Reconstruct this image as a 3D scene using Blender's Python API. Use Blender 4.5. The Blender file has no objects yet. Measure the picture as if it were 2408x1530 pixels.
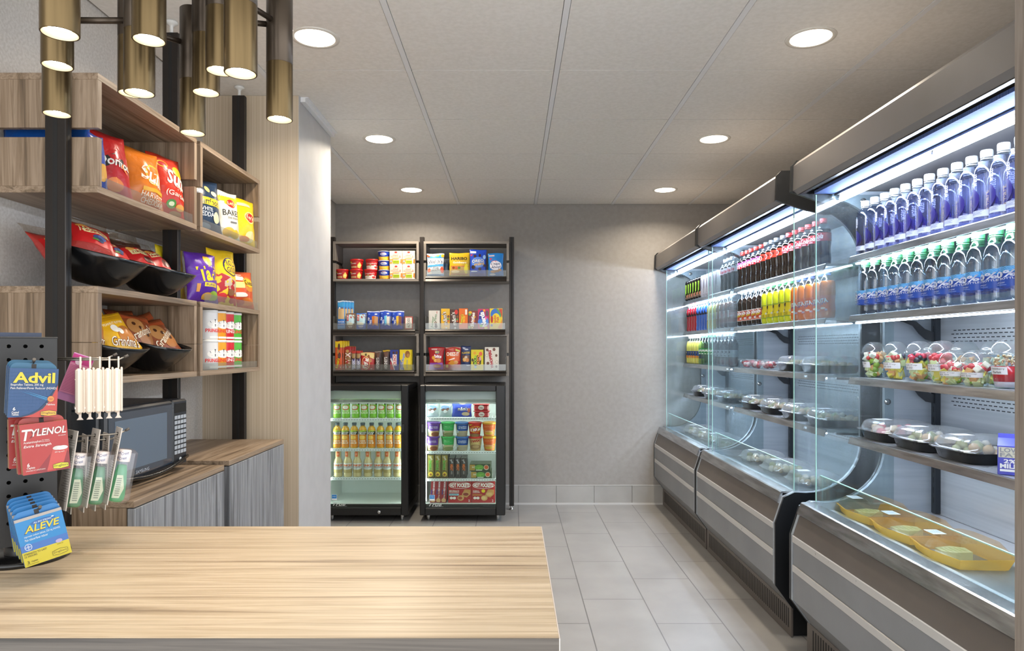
import bpy, bmesh, math, random
from mathutils import Vector, Matrix
random.seed(7)
PI = math.pi
SC = bpy.context.scene
COL = SC.collection

# ------------------------------------------------------------------ camera, world, exposure
FPX, CX, CY, EYE = 1620.0, 1205.0, 820.0, 1.231      # focal length and principal point in px of the 2408x1530 frame
cam_data = bpy.data.cameras.new('camera')
cam = bpy.data.objects.new('camera', cam_data)
COL.objects.link(cam)
cam.location = (0, 0, EYE)
cam.rotation_euler = (PI/2, 0, 0)
cam_data.sensor_width = 36.0
cam_data.lens = 36.0*FPX/2408.0
cam_data.shift_x = (1204.0-CX)/2408.0
cam_data.shift_y = (CY-765.0)/2408.0
cam_data.clip_start = 0.05
SC.camera = cam

world = bpy.data.worlds.new('world')
SC.world = world
world.use_nodes = True
bg = world.node_tree.nodes['Background']
bg.inputs[0].default_value = (0.95, 0.975, 1.0, 1)
bg.inputs[1].default_value = 3.0
SC.view_settings.view_transform = 'Standard'
SC.view_settings.look = 'None'
SC.view_settings.gamma = 1.0
SC.view_settings.use_curve_mapping = False
SC.view_settings.exposure = 0.22
SC.cycles.max_bounces = 9
SC.cycles.diffuse_bounces = 5
SC.cycles.glossy_bounces = 4
SC.cycles.transmission_bounces = 8
SC.cycles.transparent_max_bounces = 40
SC.cycles.caustics_reflective = False
SC.cycles.caustics_refractive = False
SC.cycles.sample_clamp_indirect = 6.0
CAN_W, LED_E, PEND_W = 9.0, 74.0, 0.36      # recessed can watts, cooler tube emission, pendant watts

# ------------------------------------------------------------------ materials
def lin(h):
    h = h.lstrip('#')
    o = []
    for i in (0, 2, 4):
        c = int(h[i:i+2], 16)/255.0
        o.append(c/12.92 if c <= .04045 else ((c+.055)/1.055)**2.4)
    return (o[0], o[1], o[2], 1.0)

MC = {}
def new_mat(name):
    m = bpy.data.materials.new(name)
    m.use_nodes = True
    nt = m.node_tree
    return m, nt, nt.nodes['Principled BSDF'], nt.nodes['Material Output']

def mat(col, rough=.45, metal=0.0, kind='print', coat=0.0, spec=.5):
    """plain, slightly varied surface; kind 'foil' adds crinkles, 'film' a smooth sheen"""
    key = (col, rough, metal, kind, coat, spec)
    if key in MC: return MC[key]
    m, nt, b, out = new_mat(kind+'_'+col.strip('#'))
    b.inputs['Base Color'].default_value = lin(col)
    b.inputs['Roughness'].default_value = rough
    b.inputs['Metallic'].default_value = metal
    b.inputs['Coat Weight'].default_value = coat
    b.inputs['Specular IOR Level'].default_value = spec
    n = nt.nodes.new('ShaderNodeTexNoise')
    tc = nt.nodes.new('ShaderNodeTexCoord')
    nt.links.new(tc.outputs['Object'], n.inputs['Vector'])
    if kind == 'foil':
        n.inputs['Scale'].default_value = 38
        n.inputs['Detail'].default_value = 2
        n.inputs['Distortion'].default_value = .8
        bp = nt.nodes.new('ShaderNodeBump')
        bp.inputs['Strength'].default_value = .35
        bp.inputs['Distance'].default_value = .006
        nt.links.new(n.outputs['Fac'], bp.inputs['Height'])
        nt.links.new(bp.outputs['Normal'], b.inputs['Normal'])
    else:
        n.inputs['Scale'].default_value = 60
        mr = nt.nodes.new('ShaderNodeMapRange')
        mr.inputs[3].default_value = max(0, rough-.06)
        mr.inputs[4].default_value = min(1, rough+.06)
        nt.links.new(n.outputs['Fac'], mr.inputs[0])
        nt.links.new(mr.outputs[0], b.inputs['Roughness'])
    MC[key] = m
    return m

def foil(c, rough=.3): return mat(c, rough, 0, 'foil')

def emit(col, strength):
    key = ('emit', col, strength)
    if key in MC: return MC[key]
    m, nt, b, out = new_mat('glow_'+col.strip('#'))
    b.inputs['Base Color'].default_value = (0, 0, 0, 1)
    b.inputs['Emission Color'].default_value = lin(col)
    b.inputs['Emission Strength'].default_value = strength
    MC[key] = m
    return m

def clear(name, tint='#ffffff', refl=.06, edge=.5, rough=.03, haze=0.0, hazecol='#ffffff', streak=False):
    """thin transparent sheet: passes light, mirrors at grazing angles, optional milky haze"""
    key = ('clear', name)
    if key in MC: return MC[key]
    m, nt, b, out = new_mat(name)
    nt.nodes.remove(b)
    L = nt.links
    tr = nt.nodes.new('ShaderNodeBsdfTransparent'); tr.inputs[0].default_value = lin(tint)
    gl = nt.nodes.new('ShaderNodeBsdfGlossy'); gl.inputs['Roughness'].default_value = rough
    gl.inputs['Color'].default_value = (1, 1, 1, 1)
    lw = nt.nodes.new('ShaderNodeLayerWeight'); lw.inputs[0].default_value = .25
    pw = nt.nodes.new('ShaderNodeMath'); pw.operation = 'POWER'; pw.inputs[1].default_value = 2.2
    L.new(lw.outputs['Facing'], pw.inputs[0])
    ma = nt.nodes.new('ShaderNodeMath'); ma.operation = 'MULTIPLY_ADD'
    ma.inputs[1].default_value = edge; ma.inputs[2].default_value = refl
    L.new(pw.outputs[0], ma.inputs[0])
    mx = nt.nodes.new('ShaderNodeMixShader')
    L.new(ma.outputs[0], mx.inputs[0]); L.new(tr.outputs[0], mx.inputs[1]); L.new(gl.outputs[0], mx.inputs[2])
    last = mx
    if haze > 0:
        df = nt.nodes.new('ShaderNodeBsdfDiffuse'); df.inputs[0].default_value = lin(hazecol)
        tl = nt.nodes.new('ShaderNodeBsdfTranslucent'); tl.inputs[0].default_value = lin(hazecol)
        ad = nt.nodes.new('ShaderNodeMixShader'); ad.inputs[0].default_value = .5
        L.new(df.outputs[0], ad.inputs[1]); L.new(tl.outputs[0], ad.inputs[2])
        m2 = nt.nodes.new('ShaderNodeMixShader'); m2.inputs[0].default_value = haze
        if streak:
            tc = nt.nodes.new('ShaderNodeTexCoord'); mp = nt.nodes.new('ShaderNodeMapping')
            mp.inputs['Scale'].default_value = (60, 60, 2.5)
            n = nt.nodes.new('ShaderNodeTexNoise'); n.inputs['Scale'].default_value = 1; n.inputs['Detail'].default_value = 4
            n2 = nt.nodes.new('ShaderNodeTexNoise'); n2.inputs['Scale'].default_value = 5
            L.new(tc.outputs['Object'], mp.inputs[0]); L.new(mp.outputs[0], n.inputs['Vector'])
            L.new(tc.outputs['Object'], n2.inputs['Vector'])
            mu = nt.nodes.new('ShaderNodeMath'); mu.operation = 'MULTIPLY'
            L.new(n.outputs['Fac'], mu.inputs[0]); L.new(n2.outputs['Fac'], mu.inputs[1])
            mr = nt.nodes.new('ShaderNodeMapRange'); mr.inputs[1].default_value = .12; mr.inputs[2].default_value = .42
            mr.inputs[3].default_value = haze*.25; mr.inputs[4].default_value = haze*1.7
            L.new(mu.outputs[0], mr.inputs[0]); L.new(mr.outputs[0], m2.inputs[0])
        L.new(mx.outputs[0], m2.inputs[1]); L.new(ad.outputs[0], m2.inputs[2])
        last = m2
    L.new(last.outputs[0], out.inputs['Surface'])
    MC[key] = m
    return m

def wood(name, axis, dark, mid, light, scale=1.0, rough=.42, seed=0.0):
    """streaky teak laminate, grain running along the given axis"""
    key = ('wood', name)
    if key in MC: return MC[key]
    m, nt, b, out = new_mat(name)
    L = nt.links
    tc = nt.nodes.new('ShaderNodeTexCoord')
    geo = nt.nodes.new('ShaderNodeNewGeometry')
    def layer(al, ac, detail, dist):
        mp = nt.nodes.new('ShaderNodeMapping')
        s = [ac*scale]*3; s['xyz'.index(axis)] = al*scale
        mp.inputs['Scale'].default_value = s
        mp.inputs['Location'].default_value = (seed, seed*1.7, seed*.6)
        L.new(geo.outputs['Position'], mp.inputs[0])
        n = nt.nodes.new('ShaderNodeTexNoise'); n.inputs['Scale'].default_value = 1
        n.inputs['Detail'].default_value = detail; n.inputs['Distortion'].default_value = dist
        n.inputs['Roughness'].default_value = .62
        L.new(mp.outputs[0], n.inputs['Vector'])
        return n
    a = layer(.9, 26, 5, 1.1)
    c = layer(2.2, 130, 3, .3)
    r = nt.nodes.new('ShaderNodeValToRGB')
    e = r.color_ramp.elements
    e[0].position = .30; e[0].color = lin(dark)
    e[1].position = .66; e[1].color = lin(light)
    x = e.new(.44); x.color = lin(mid)
    x = e.new(.54); x.color = lin(light)
    x = e.new(.60); x.color = lin(mid)
    L.new(a.outputs['Fac'], r.inputs[0])
    mx = nt.nodes.new('ShaderNodeMix'); mx.data_type = 'RGBA'; mx.blend_type = 'MULTIPLY'
    r2 = nt.nodes.new('ShaderNodeValToRGB')
    r2.color_ramp.elements[0].position = .3; r2.color_ramp.elements[0].color = (.68, .66, .64, 1)
    r2.color_ramp.elements[1].position = .62; r2.color_ramp.elements[1].color = (1, 1, 1, 1)
    L.new(c.outputs['Fac'], r2.inputs[0])
    mx.inputs[0].default_value = .75
    L.new(r.outputs[0], mx.inputs[6]); L.new(r2.outputs[0], mx.inputs[7])
    L.new(mx.outputs[2], b.inputs['Base Color'])
    b.inputs['Roughness'].default_value = rough
    MC[key] = m
    return m

def noisy(name, c1, c2, scale=(8, 8, 8), rough=.6, metal=0.0, bump=0.0, detail=4, lo=.35, hi=.65, tex='noise'):
    key = ('noisy', name)
    if key in MC: return MC[key]
    m, nt, b, out = new_mat(name)
    L = nt.links
    geo = nt.nodes.new('ShaderNodeNewGeometry')
    mp = nt.nodes.new('ShaderNodeMapping'); mp.inputs['Scale'].default_value = scale
    L.new(geo.outputs['Position'], mp.inputs[0])
    n = nt.nodes.new('ShaderNodeTexNoise'); n.inputs['Scale'].default_value = 1; n.inputs['Detail'].default_value = detail
    L.new(mp.outputs[0], n.inputs['Vector'])
    r = nt.nodes.new('ShaderNodeValToRGB')
    r.color_ramp.elements[0].position = lo; r.color_ramp.elements[0].color = lin(c1)
    r.color_ramp.elements[1].position = hi; r.color_ramp.elements[1].color = lin(c2)
    L.new(n.outputs['Fac'], r.inputs[0]); L.new(r.outputs[0], b.inputs['Base Color'])
    b.inputs['Roughness'].default_value = rough
    b.inputs['Metallic'].default_value = metal
    if bump:
        bp = nt.nodes.new('ShaderNodeBump'); bp.inputs['Strength'].default_value = bump; bp.inputs['Distance'].default_value = .003
        L.new(n.outputs['Fac'], bp.inputs['Height']); L.new(bp.outputs['Normal'], b.inputs['Normal'])
    MC[key] = m
    return m

# ------------------------------------------------------------------ mesh helpers
class MB:
    def __init__(s): s.v = []; s.f = []; s.mi = []; s.sm = []; s.mats = []
    def add(s, vs, fs, m, smooth=False, M=None):
        o = len(s.v)
        if M is not None: vs = [M @ Vector(p) for p in vs]
        s.v += [tuple(p) for p in vs]
        if m not in s.mats: s.mats.append(m)
        k = s.mats.index(m)
        for f in fs:
            s.f.append([i+o for i in f]); s.mi.append(k); s.sm.append(smooth)
        return s
    def box(s, x0, x1, y0, y1, z0, z1, m, b=0.0, M=None):
        A = ((min(x0, x1), max(x0, x1)), (min(y0, y1), max(y0, y1)), (min(z0, z1), max(z0, z1)))
        vs = []; ix = {}
        if not b:
            for i in (0, 1):
                for j in (0, 1):
                    for k in (0, 1): vs.append((A[0][i], A[1][j], A[2][k]))
            fs = [(0, 1, 3, 2), (4, 6, 7, 5), (0, 4, 5, 1), (2, 3, 7, 6), (0, 2, 6, 4), (1, 5, 7, 3)]
            return s.add(vs, fs, m, False, M)
        b = min(b, min(a[1]-a[0] for a in A)*.49)
        for i in (0, 1):
            for j in (0, 1):
                for k in (0, 1):
                    c = (i, j, k)
                    for a in range(3):
                        p = [A[q][c[q]] for q in range(3)]
                        for q in range(3):
                            if q != a: p[q] += b*(1 if c[q] == 0 else -1)
                        ix[c+(a,)] = len(vs); vs.append(p)
        fs = []
        for a in range(3):
            o = [q for q in range(3) if q != a]
            for sd in (0, 1):
                f = []
                for u, w in ((0, 0), (1, 0), (1, 1), (0, 1)):
                    c = [0, 0, 0]; c[a] = sd; c[o[0]] = u; c[o[1]] = w
                    f.append(ix[tuple(c)+(a,)])
                fs.append(f)
            for u in (0, 1):
                for w in (0, 1):
                    c0 = [0, 0, 0]; c0[a] = 0; c0[o[0]] = u; c0[o[1]] = w
                    c1 = list(c0); c1[a] = 1
                    c0 = tuple(c0); c1 = tuple(c1)
                    fs.append([ix[c0+(o[0],)], ix[c1+(o[0],)], ix[c1+(o[1],)], ix[c0+(o[1],)]])
        for c in [(i, j, k) for i in (0, 1) for j in (0, 1) for k in (0, 1)]:
            fs.append([ix[c+(a,)] for a in range(3)])
        return s.add(vs, fs, m, False, M)
    def lathe(s, prof, m, seg=20, M=None, smooth=True, cap=True, squash=1.0):
        """prof: (r, z) or (r, z, material-of-the-band-above)"""
        rings = []
        for p in prof:
            rings.append([(p[0]*math.cos(2*PI*i/seg), p[0]*math.sin(2*PI*i/seg)*squash, p[1]) for i in range(seg)])
        for a in range(len(prof)-1):
            mm = prof[a][2] if len(prof[a]) > 2 and prof[a][2] else m
            if prof[a][0] < 1e-6 and prof[a+1][0] < 1e-6: continue
            vs = rings[a]+rings[a+1]
            s.add(vs, [(i, (i+1) % seg, seg+(i+1) % seg, seg+i) for i in range(seg)], mm, smooth, M)
        if cap:
            if prof[0][0] > 1e-6: s.add(rings[0], [list(range(seg))], prof[0][2] if len(prof[0]) > 2 and prof[0][2] else m, False, M)
            if prof[-1][0] > 1e-6: s.add(rings[-1], [list(range(seg))], prof[-1][2] if len(prof[-1]) > 2 and prof[-1][2] else m, False, M)
        return s
    def prism(s, pts, axis, a0, a1, m, M=None, smooth=False):
        """extrude a 2D polygon; axis 'y': pts=(x,z); 'x': pts=(y,z); 'z': pts=(x,y)"""
        def P(p, a):
            return {'y': (p[0], a, p[1]), 'x': (a, p[0], p[1]), 'z': (p[0], p[1], a)}[axis]
        n = len(pts)
        s.add([P(p, a0) for p in pts]+[P(p, a1) for p in pts],
              [(i, (i+1) % n, n+(i+1) % n, n+i) for i in range(n)], m, smooth, M)
        s.add([P(p, a0) for p in pts], [list(range(n))], m, False, M)
        s.add([P(p, a1) for p in pts], [list(range(n))], m, False, M)
        return s
    def tube(s, pts, r, m, seg=8, M=None):
        pts = [Vector(p) for p in pts]
        rings = []
        up = None
        for i, p in enumerate(pts):
            d = (pts[min(i+1, len(pts)-1)]-pts[max(i-1, 0)]).normalized()
            if up is None:
                up = d.orthogonal().normalized()
            else:
                up = (up-d*up.dot(d)).normalized()
            w = d.cross(up)
            rings.append([p+(up*math.cos(2*PI*k/seg)+w*math.sin(2*PI*k/seg))*r for k in range(seg)])
        for a in range(len(rings)-1):
            s.add(rings[a]+rings[a+1], [(i, (i+1) % seg, seg+(i+1) % seg, seg+i) for i in range(seg)], m, True, M)
        s.add(rings[0], [list(range(seg))], m, False, M); s.add(rings[-1], [list(range(seg))], m, False, M)
        return s
    def surf(s, fn, nu, nv, m, smooth=True, M=None):
        vs = [fn(i/nu, j/nv) for j in range(nv+1) for i in range(nu+1)]
        fs = [(j*(nu+1)+i, j*(nu+1)+i+1, (j+1)*(nu+1)+i+1, (j+1)*(nu+1)+i) for j in range(nv) for i in range(nu)]
        return s.add(vs, fs, m, smooth, M)
    def build(s, name, parent=None, loc=None, rot=None, recalc=True):
        me = bpy.data.meshes.new(name)
        me.from_pydata(s.v, [], s.f)
        for m in s.mats: me.materials.append(m)
        me.polygons.foreach_set('material_index', s.mi)
        me.polygons.foreach_set('use_smooth', s.sm)
        if recalc:
            bm = bmesh.new(); bm.from_mesh(me)
            bmesh.ops.remove_doubles(bm, verts=bm.verts, dist=1e-6)
            bmesh.ops.recalc_face_normals(bm, faces=bm.faces)
            bm.to_mesh(me); bm.free()
        me.update()
        o = bpy.data.objects.new(name, me)
        COL.objects.link(o)
        if parent: o.parent = parent
        if loc: o.location = loc
        if rot: o.rotation_euler = rot
        return o

def tag(o, label, cat, group=None, kind=None):
    o['label'] = label; o['category'] = cat
    if group: o['group'] = group
    if kind: o['kind'] = kind
    return o
def struct(o, label=None):
    o['kind'] = 'structure'
    if label: o['label'] = label
    return o
def thing(name, label, cat, loc=(0, 0, 0), rot=(0, 0, 0), group=None):
    o = bpy.data.objects.new(name, None)
    o.empty_display_size = .02
    COL.objects.link(o)
    o.location = loc; o.rotation_euler = rot
    return tag(o, label, cat, group)
def dup(root, loc, rot=None, label=None, group=None):
    r = root.copy(); COL.objects.link(r); r.location = loc
    if rot is not None: r.rotation_euler = rot
    if label: r['label'] = label
    if group: r['group'] = group
    for ch in list(root.children):
        c = ch.copy(); COL.objects.link(c); c.parent = r
        for g in list(ch.children):
            d = g.copy(); COL.objects.link(d); d.parent = c
    return r
ORD = ['first', 'second', 'third', 'fourth', 'fifth', 'sixth', 'seventh', 'eighth', 'ninth', 'tenth', 'eleventh', 'twelfth', 'thirteenth', 'fourteenth', 'fifteenth', 'sixteenth']

# ------------------------------------------------------------------ printing on surfaces
TC = {}
def text_geo(t, bold=.012, shear=0.0):
    k = (t, bold, shear)
    if k not in TC:
        cu = bpy.data.curves.new('t', 'FONT')
        cu.body = t; cu.size = 1; cu.offset = bold; cu.shear = shear; cu.resolution_u = 2
        ob = bpy.data.objects.new('t', cu)
        me = ob.to_mesh()
        vs = [(v.co.x, v.co.y) for v in me.vertices]
        fs = [tuple(p.vertices) for p in me.polygons]
        ob.to_mesh_clear(); bpy.data.objects.remove(ob); bpy.data.curves.remove(cu)
        x0 = min(v[0] for v in vs); x1 = max(v[0] for v in vs)
        y0 = min(v[1] for v in vs); y1 = max(v[1] for v in vs)
        TC[k] = ([((v[0]-(x0+x1)/2)/(x1-x0), (v[1]-(y0+y1)/2)/(y1-y0)) for v in vs], fs)
    return TC[k]

def decor(mb, items, sf, W, H, n=1, off=.0004, rough=.45, step=.00018):
    """items drawn in order on the face sf(x, y, off), x in 0..W, y in 0..H (fractions in the items)
       ('r',u0,v0,u1,v1,col) ('e',cu,cv,ru,rv,col) ('p',[(u,v)..],col) ('t',text,cu,cv,wu,hv,col[,rot[,bold[,shear]]])"""
    for it in items:
        off += step
        k = it[0]
        if k == 'r':
            _, u0, v0, u1, v1, c = it
            nx = max(1, int(n*abs(u1-u0)*1.5+.99)) if n > 1 else 1; ny = max(1, int(n*abs(v1-v0)*1.5+.99)) if n > 1 else 1
            mb.surf(lambda a, b_: sf((u0+(u1-u0)*a)*W, (v0+(v1-v0)*b_)*H, off), nx, ny, mat(c, rough))
        elif k == 'e':
            _, cu, cv, ru, rv, c = it
            sg = 18; nr = 1 if n == 1 else 3
            vs = [sf(cu*W, cv*H, off)]; fs = []
            for r in range(1, nr+1):
                for i in range(sg):
                    a = 2*PI*i/sg
                    vs.append(sf((cu+ru*r/nr*math.cos(a))*W, (cv+rv*r/nr*math.sin(a))*H, off))
            for i in range(sg):
                fs.append((0, 1+i, 1+(i+1) % sg))
                for r in range(nr-1):
                    o = 1+r*sg
                    fs.append((o+i, o+sg+i, o+sg+(i+1) % sg, o+(i+1) % sg))
            mb.add(vs, fs, mat(c, rough), n > 1)
        elif k == 'p':
            pts = it[1]
            if n == 1:
                mb.add([sf(u*W, v*H, off) for u, v in pts], [list(range(len(pts)))], mat(it[2], rough))
            else:
                bm = bmesh.new()
                bm.faces.new([bm.verts.new((u*W, v*H, 0)) for u, v in pts])
                bmesh.ops.triangulate(bm, faces=bm.faces[:])
                for _ in range(3):
                    es = [e for e in bm.edges if e.calc_length() > max(W, H)/n*1.3]
                    if not es: break
                    bmesh.ops.subdivide_edges(bm, edges=es, cuts=1)
                    bmesh.ops.triangulate(bm, faces=bm.faces[:])
                bm.verts.index_update()
                mb.add([sf(v.co.x, v.co.y, off) for v in bm.verts], [[v.index for v in f.verts] for f in bm.faces], mat(it[2], rough), True)
                bm.free()
        elif k == 't':
            t, cu, cv, wu, hv, c = it[1:7]
            rot = it[7] if len(it) > 7 else 0
            vs, fs = text_geo(t, it[8] if len(it) > 8 else .012, it[9] if len(it) > 9 else 0.0)
            if abs(math.sin(math.radians(rot))) > .7: w, h = hv*H, wu*W      # running up the face: wu is still the extent across
            else: w, h = wu*W, hv*H
            ca, sa = math.cos(math.radians(rot)), math.sin(math.radians(rot))
            mb.add([sf(cu*W+x*w*ca-y*h*sa, cv*H+x*w*sa+y*h*ca, off) for x, y in vs], fs, mat(c, rough), False)

def flat(W, y):                       # front face at local y (facing -y)
    return lambda a, b, o: (a-W/2, y-o, b)
# ------------------------------------------------------------------ the room
CEIL = 2.378
YB, XL, XR = 5.465, -1.404, 1.80
M_WALLB = noisy('wall_paint_taupe', '#98948f', '#9e9a96', (30, 30, 30), .8)
M_WHITE = noisy('pier_paint_white', '#b9b9ba', '#bfbfc0', (12, 12, 12), .55)
M_TILEC = noisy('ceiling_tile', '#e0ddd7', '#e8e5e0', (60, 60, 60), .9, bump=.15, detail=6)
M_TBAR = mat('#e2e3e5', .5)
M_GAP = mat('#6b6052', .9)

def striped(name, c1, c2, axis, freq, c3=None):
    m, nt, b, out = new_mat(name)
    L = nt.links
    geo = nt.nodes.new('ShaderNodeNewGeometry')
    mp = nt.nodes.new('ShaderNodeMapping')
    sc_ = [0.0, 0.0, 0.0]
    for a in axis: sc_['xyz'.index(a)] = freq
    mp.inputs['Scale'].default_value = sc_
    L.new(geo.outputs['Position'], mp.inputs[0])
    w = nt.nodes.new('ShaderNodeTexNoise'); w.inputs['Scale'].default_value = 1; w.inputs['Detail'].default_value = 3
    L.new(mp.outputs[0], w.inputs['Vector'])
    r = nt.nodes.new('ShaderNodeValToRGB')
    r.color_ramp.elements[0].position = .36; r.color_ramp.elements[0].color = lin(c1)
    r.color_ramp.elements[1].position = .64; r.color_ramp.elements[1].color = lin(c2)
    L.new(w.outputs['Fac'], r.inputs[0]); L.new(r.outputs[0], b.inputs['Base Color'])
    b.inputs['Roughness'].default_value = .75
    return m
M_PAPER = striped('wallpaper_stripe', '#b9a890', '#cabba5', 'xy', 190)
M_PAPERL = striped('wallpaper_woven', '#b9b4ad', '#c8c4be', 'yz', 120)

# floor: 30 x 60 cm porcelain planks in a half-bond
def floor_mat():
    m, nt, b, out = new_mat('porcelain_floor_tile')
    L = nt.links
    geo = nt.nodes.new('ShaderNodeNewGeometry')
    sp = nt.nodes.new('ShaderNodeSeparateXYZ'); cb = nt.nodes.new('ShaderNodeCombineXYZ')
    L.new(geo.outputs['Position'], sp.inputs[0])
    ax = nt.nodes.new('ShaderNodeMath'); ax.operation = 'ADD'; ax.inputs[1].default_value = -3.09+6.0
    ay = nt.nodes.new('ShaderNodeMath'); ay.operation = 'ADD'; ay.inputs[1].default_value = -.045+6.0+.3
    L.new(sp.outputs['Y'], ax.inputs[0]); L.new(sp.outputs['X'], ay.inputs[0])
    L.new(ax.outputs[0], cb.inputs[0]); L.new(ay.outputs[0], cb.inputs[1])
    br = nt.nodes.new('ShaderNodeTexBrick')
    br.offset = .5; br.offset_frequency = 2
    br.inputs['Scale'].default_value = 1.0
    br.inputs['Brick Width'].default_value = .6
    br.inputs['Row Height'].default_value = .3
    br.inputs['Mortar Size'].default_value = .0028
    br.inputs['Mortar Smooth'].default_value = .1
    br.inputs['Color1'].default_value = lin('#918f8c'); br.inputs['Color2'].default_value = lin('#979592')
    br.inputs['Mortar'].default_value = lin('#686665')
    L.new(cb.outputs[0], br.inputs['Vector'])
    n = nt.nodes.new('ShaderNodeTexNoise'); n.inputs['Scale'].default_value = 3.5; n.inputs['Detail'].default_value = 5
    L.new(geo.outputs['Position'], n.inputs['Vector'])
    r = nt.nodes.new('ShaderNodeValToRGB')
    r.color_ramp.elements[0].position = .35; r.color_ramp.elements[0].color = (.86, .86, .86, 1)
    r.color_ramp.elements[1].position = .65; r.color_ramp.elements[1].color = (1, 1, 1, 1)
    L.new(n.outputs['Fac'], r.inputs[0])
    mx = nt.nodes.new('ShaderNodeMix'); mx.data_type = 'RGBA'; mx.blend_type = 'MULTIPLY'; mx.inputs[0].default_value = 1
    L.new(br.outputs['Color'], mx.inputs[6]); L.new(r.outputs[0], mx.inputs[7])
    L.new(mx.outputs[2], b.inputs['Base Color'])
    b.inputs['Roughness'].default_value = .36
    return m
m = MB(); m.box(XL-.05, XR+.05, -1.2, YB+.05, -.06, 0, floor_mat())
struct(m.build('floor'), 'pale grey porcelain plank floor in half bond')

m = MB()
gx = [-.427+.6096*k for k in range(-2, 5)]
gy = [2.835+.6096*k for k in range(-6, 5)]
m.box(XL-.05, XR+.05, -1.2, YB+.05, CEIL+.012, CEIL+.06, M_GAP)
for i in range(len(gx)-1):
    for j in range(len(gy)):
        y0 = gy[j]; y1 = min(gy[j]+.6096, YB-.004)
        if y1-y0 < .05: continue
        m.box(max(gx[i]+.0125, XL+.01), min(gx[i+1]-.0125, XR), y0+.0035, y1-.0035, CEIL, CEIL+.0125, M_TILEC)
for x in gx:
    if XL < x < XR: m.box(x-.0105, x+.0105, -.9, YB-.004, CEIL-.002, CEIL+.0125, M_TBAR)
struct(m.build('ceiling'), 'white lay-in tile ceiling on a painted grid')

m = MB(); m.box(XL-.05, XR+.05, YB, YB+.05, 0, CEIL+.06, M_WALLB)
struct(m.build('wall_back'), 'taupe painted back wall')
m = MB(); m.box(XL-.05, XL, 0.3, YB, 0, CEIL+.01, M_PAPERL)
struct(m.build('wall_left'), 'pale woven-papered left wall')
m = MB(); m.box(XR, XR+.05, 1.46, YB, 0, CEIL+.01, M_WALLB)
struct(m.build('wall_right'), 'taupe wall behind the refrigerated cases')
# pier that closes the left run: papered front, white painted end
m = MB()
m.box(XL, -.967, 3.122, 3.665, 0, CEIL-.001, M_WHITE)
m.box(XL, -.969, 3.120, 3.1225, 0, CEIL-.001, M_PAPER)
struct(m.build('wall_pier'), 'wall end with striped paper in front and white paint on its side')
m = MB(); m.box(-.966, -.944, 3.14, 3.66, CEIL-.022, CEIL-.0005, M_TBAR); m.box(-.944, -.93, 3.14, 3.66, CEIL-.004, CEIL-.0005, M_TBAR)
struct(m.build('trim_1'), 'white wall angle under the ceiling at the wall end')

m = MB()
M_BASE = noisy('base_tile', '#a3a19d', '#adaba7', (5, 5, 5), .4)
xs = [-1.40]+[.047+.3*k for k in range(-4, 7)]
for a, b in zip(xs[:-1], xs[1:]):
    if b-a > .02 and a < 1.80: m.box(a+.001, min(b, 1.80)-.001, YB-.012, YB, .012, .150, M_BASE, .001)
m.box(-1.40, 1.80, YB-.014, YB-.0125, .150, .156, mat('#c9c8c6', .35))
m.box(-1.40, 1.80, YB-.017, YB, 0, .013, mat('#c9c8c6', .35))
struct(m.build('baseboard_back'), 'grey tile base along the back wall')

M_GABLE = wood('gable_wood_grey', 'z', '#74695f', '#857a70', '#8f857b', 1.6, .5, 3)
m = MB(); m.box(1.066, 1.795, 1.425, 1.462, 0, CEIL-.001, M_GABLE)
struct(m.build('trim_2'), 'tall grey-brown wood end panel beside the nearest case')

# recessed ceiling lights
def can_light(i, x, y, lab):
    t = thing('recessed_light', lab, 'ceiling light', (x, y, CEIL), group='recessed ceiling lights')
    a = MB(); a.lathe([(.072, -.002), (.075, -.004), (.088, -.003), (.0895, 0), (.072, 0)], mat('#d8d4cc', .4), 40, cap=False)
    a.build('trim_ring', t)
    a = MB(); a.lathe([(0, -.0015), (.060, -.0015), (.0725, -.0022), (.0725, .0)], emit('#fff0d8', 9.0), 40, cap=False)
    a.build('lens', t)
    ld = bpy.data.lights.new('can_lamp', 'AREA'); ld.shape = 'DISK'; ld.size = .14
    ld.energy = CAN_W; ld.color = (1.0, .87, .70); ld.spread = math.radians(150)
    lo = bpy.data.objects.new('can_lamp', ld); COL.objects.link(lo); lo.parent = t; lo.location = (0, 0, -.006)
CANLAB = {(0, 0): 'round recessed ceiling light nearest the bronze lamp cluster', (0, 1): 'round recessed light above the wall end, middle of the line over the black fridges',
          (0, 2): 'round recessed light farthest back on the side of the snack shelves', (1, 0): 'round recessed light above the gap beside the water case, largest on that side',
          (1, 1): 'round recessed light in the middle of the line along the drink cases', (1, 2): 'round recessed light farthest back on the side of the drink cases'}
for i, x in enumerate((-.728, 1.10)):
    for j, y in enumerate((2.54, 3.765, 4.968)):
        can_light(i, x, y, CANLAB[(i, j)])
# ------------------------------------------------------------------ packaging builders (local frame: base at z=0, front towards -y)
def carton(name, W, H, D, col, items=(), side=None, edge=.0006, top=None, rough=.4):
    b = MB()
    b.box(-W/2, W/2, -D/2, D/2, 0, H, mat(side or col, rough), edge)
    if side and side != col: decor(b, [('r', .01, .005, .99, .995, col)], flat(W, -D/2), W, H, 1, .0002)
    decor(b, items, flat(W, -D/2), W, H, 1, .0005, rough)
    if top: b.box(-W/2+.001, W/2-.001, -D/2+.001, D/2-.001, H, H+.0004, mat(top, rough))
    return b.build(name)

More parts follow.
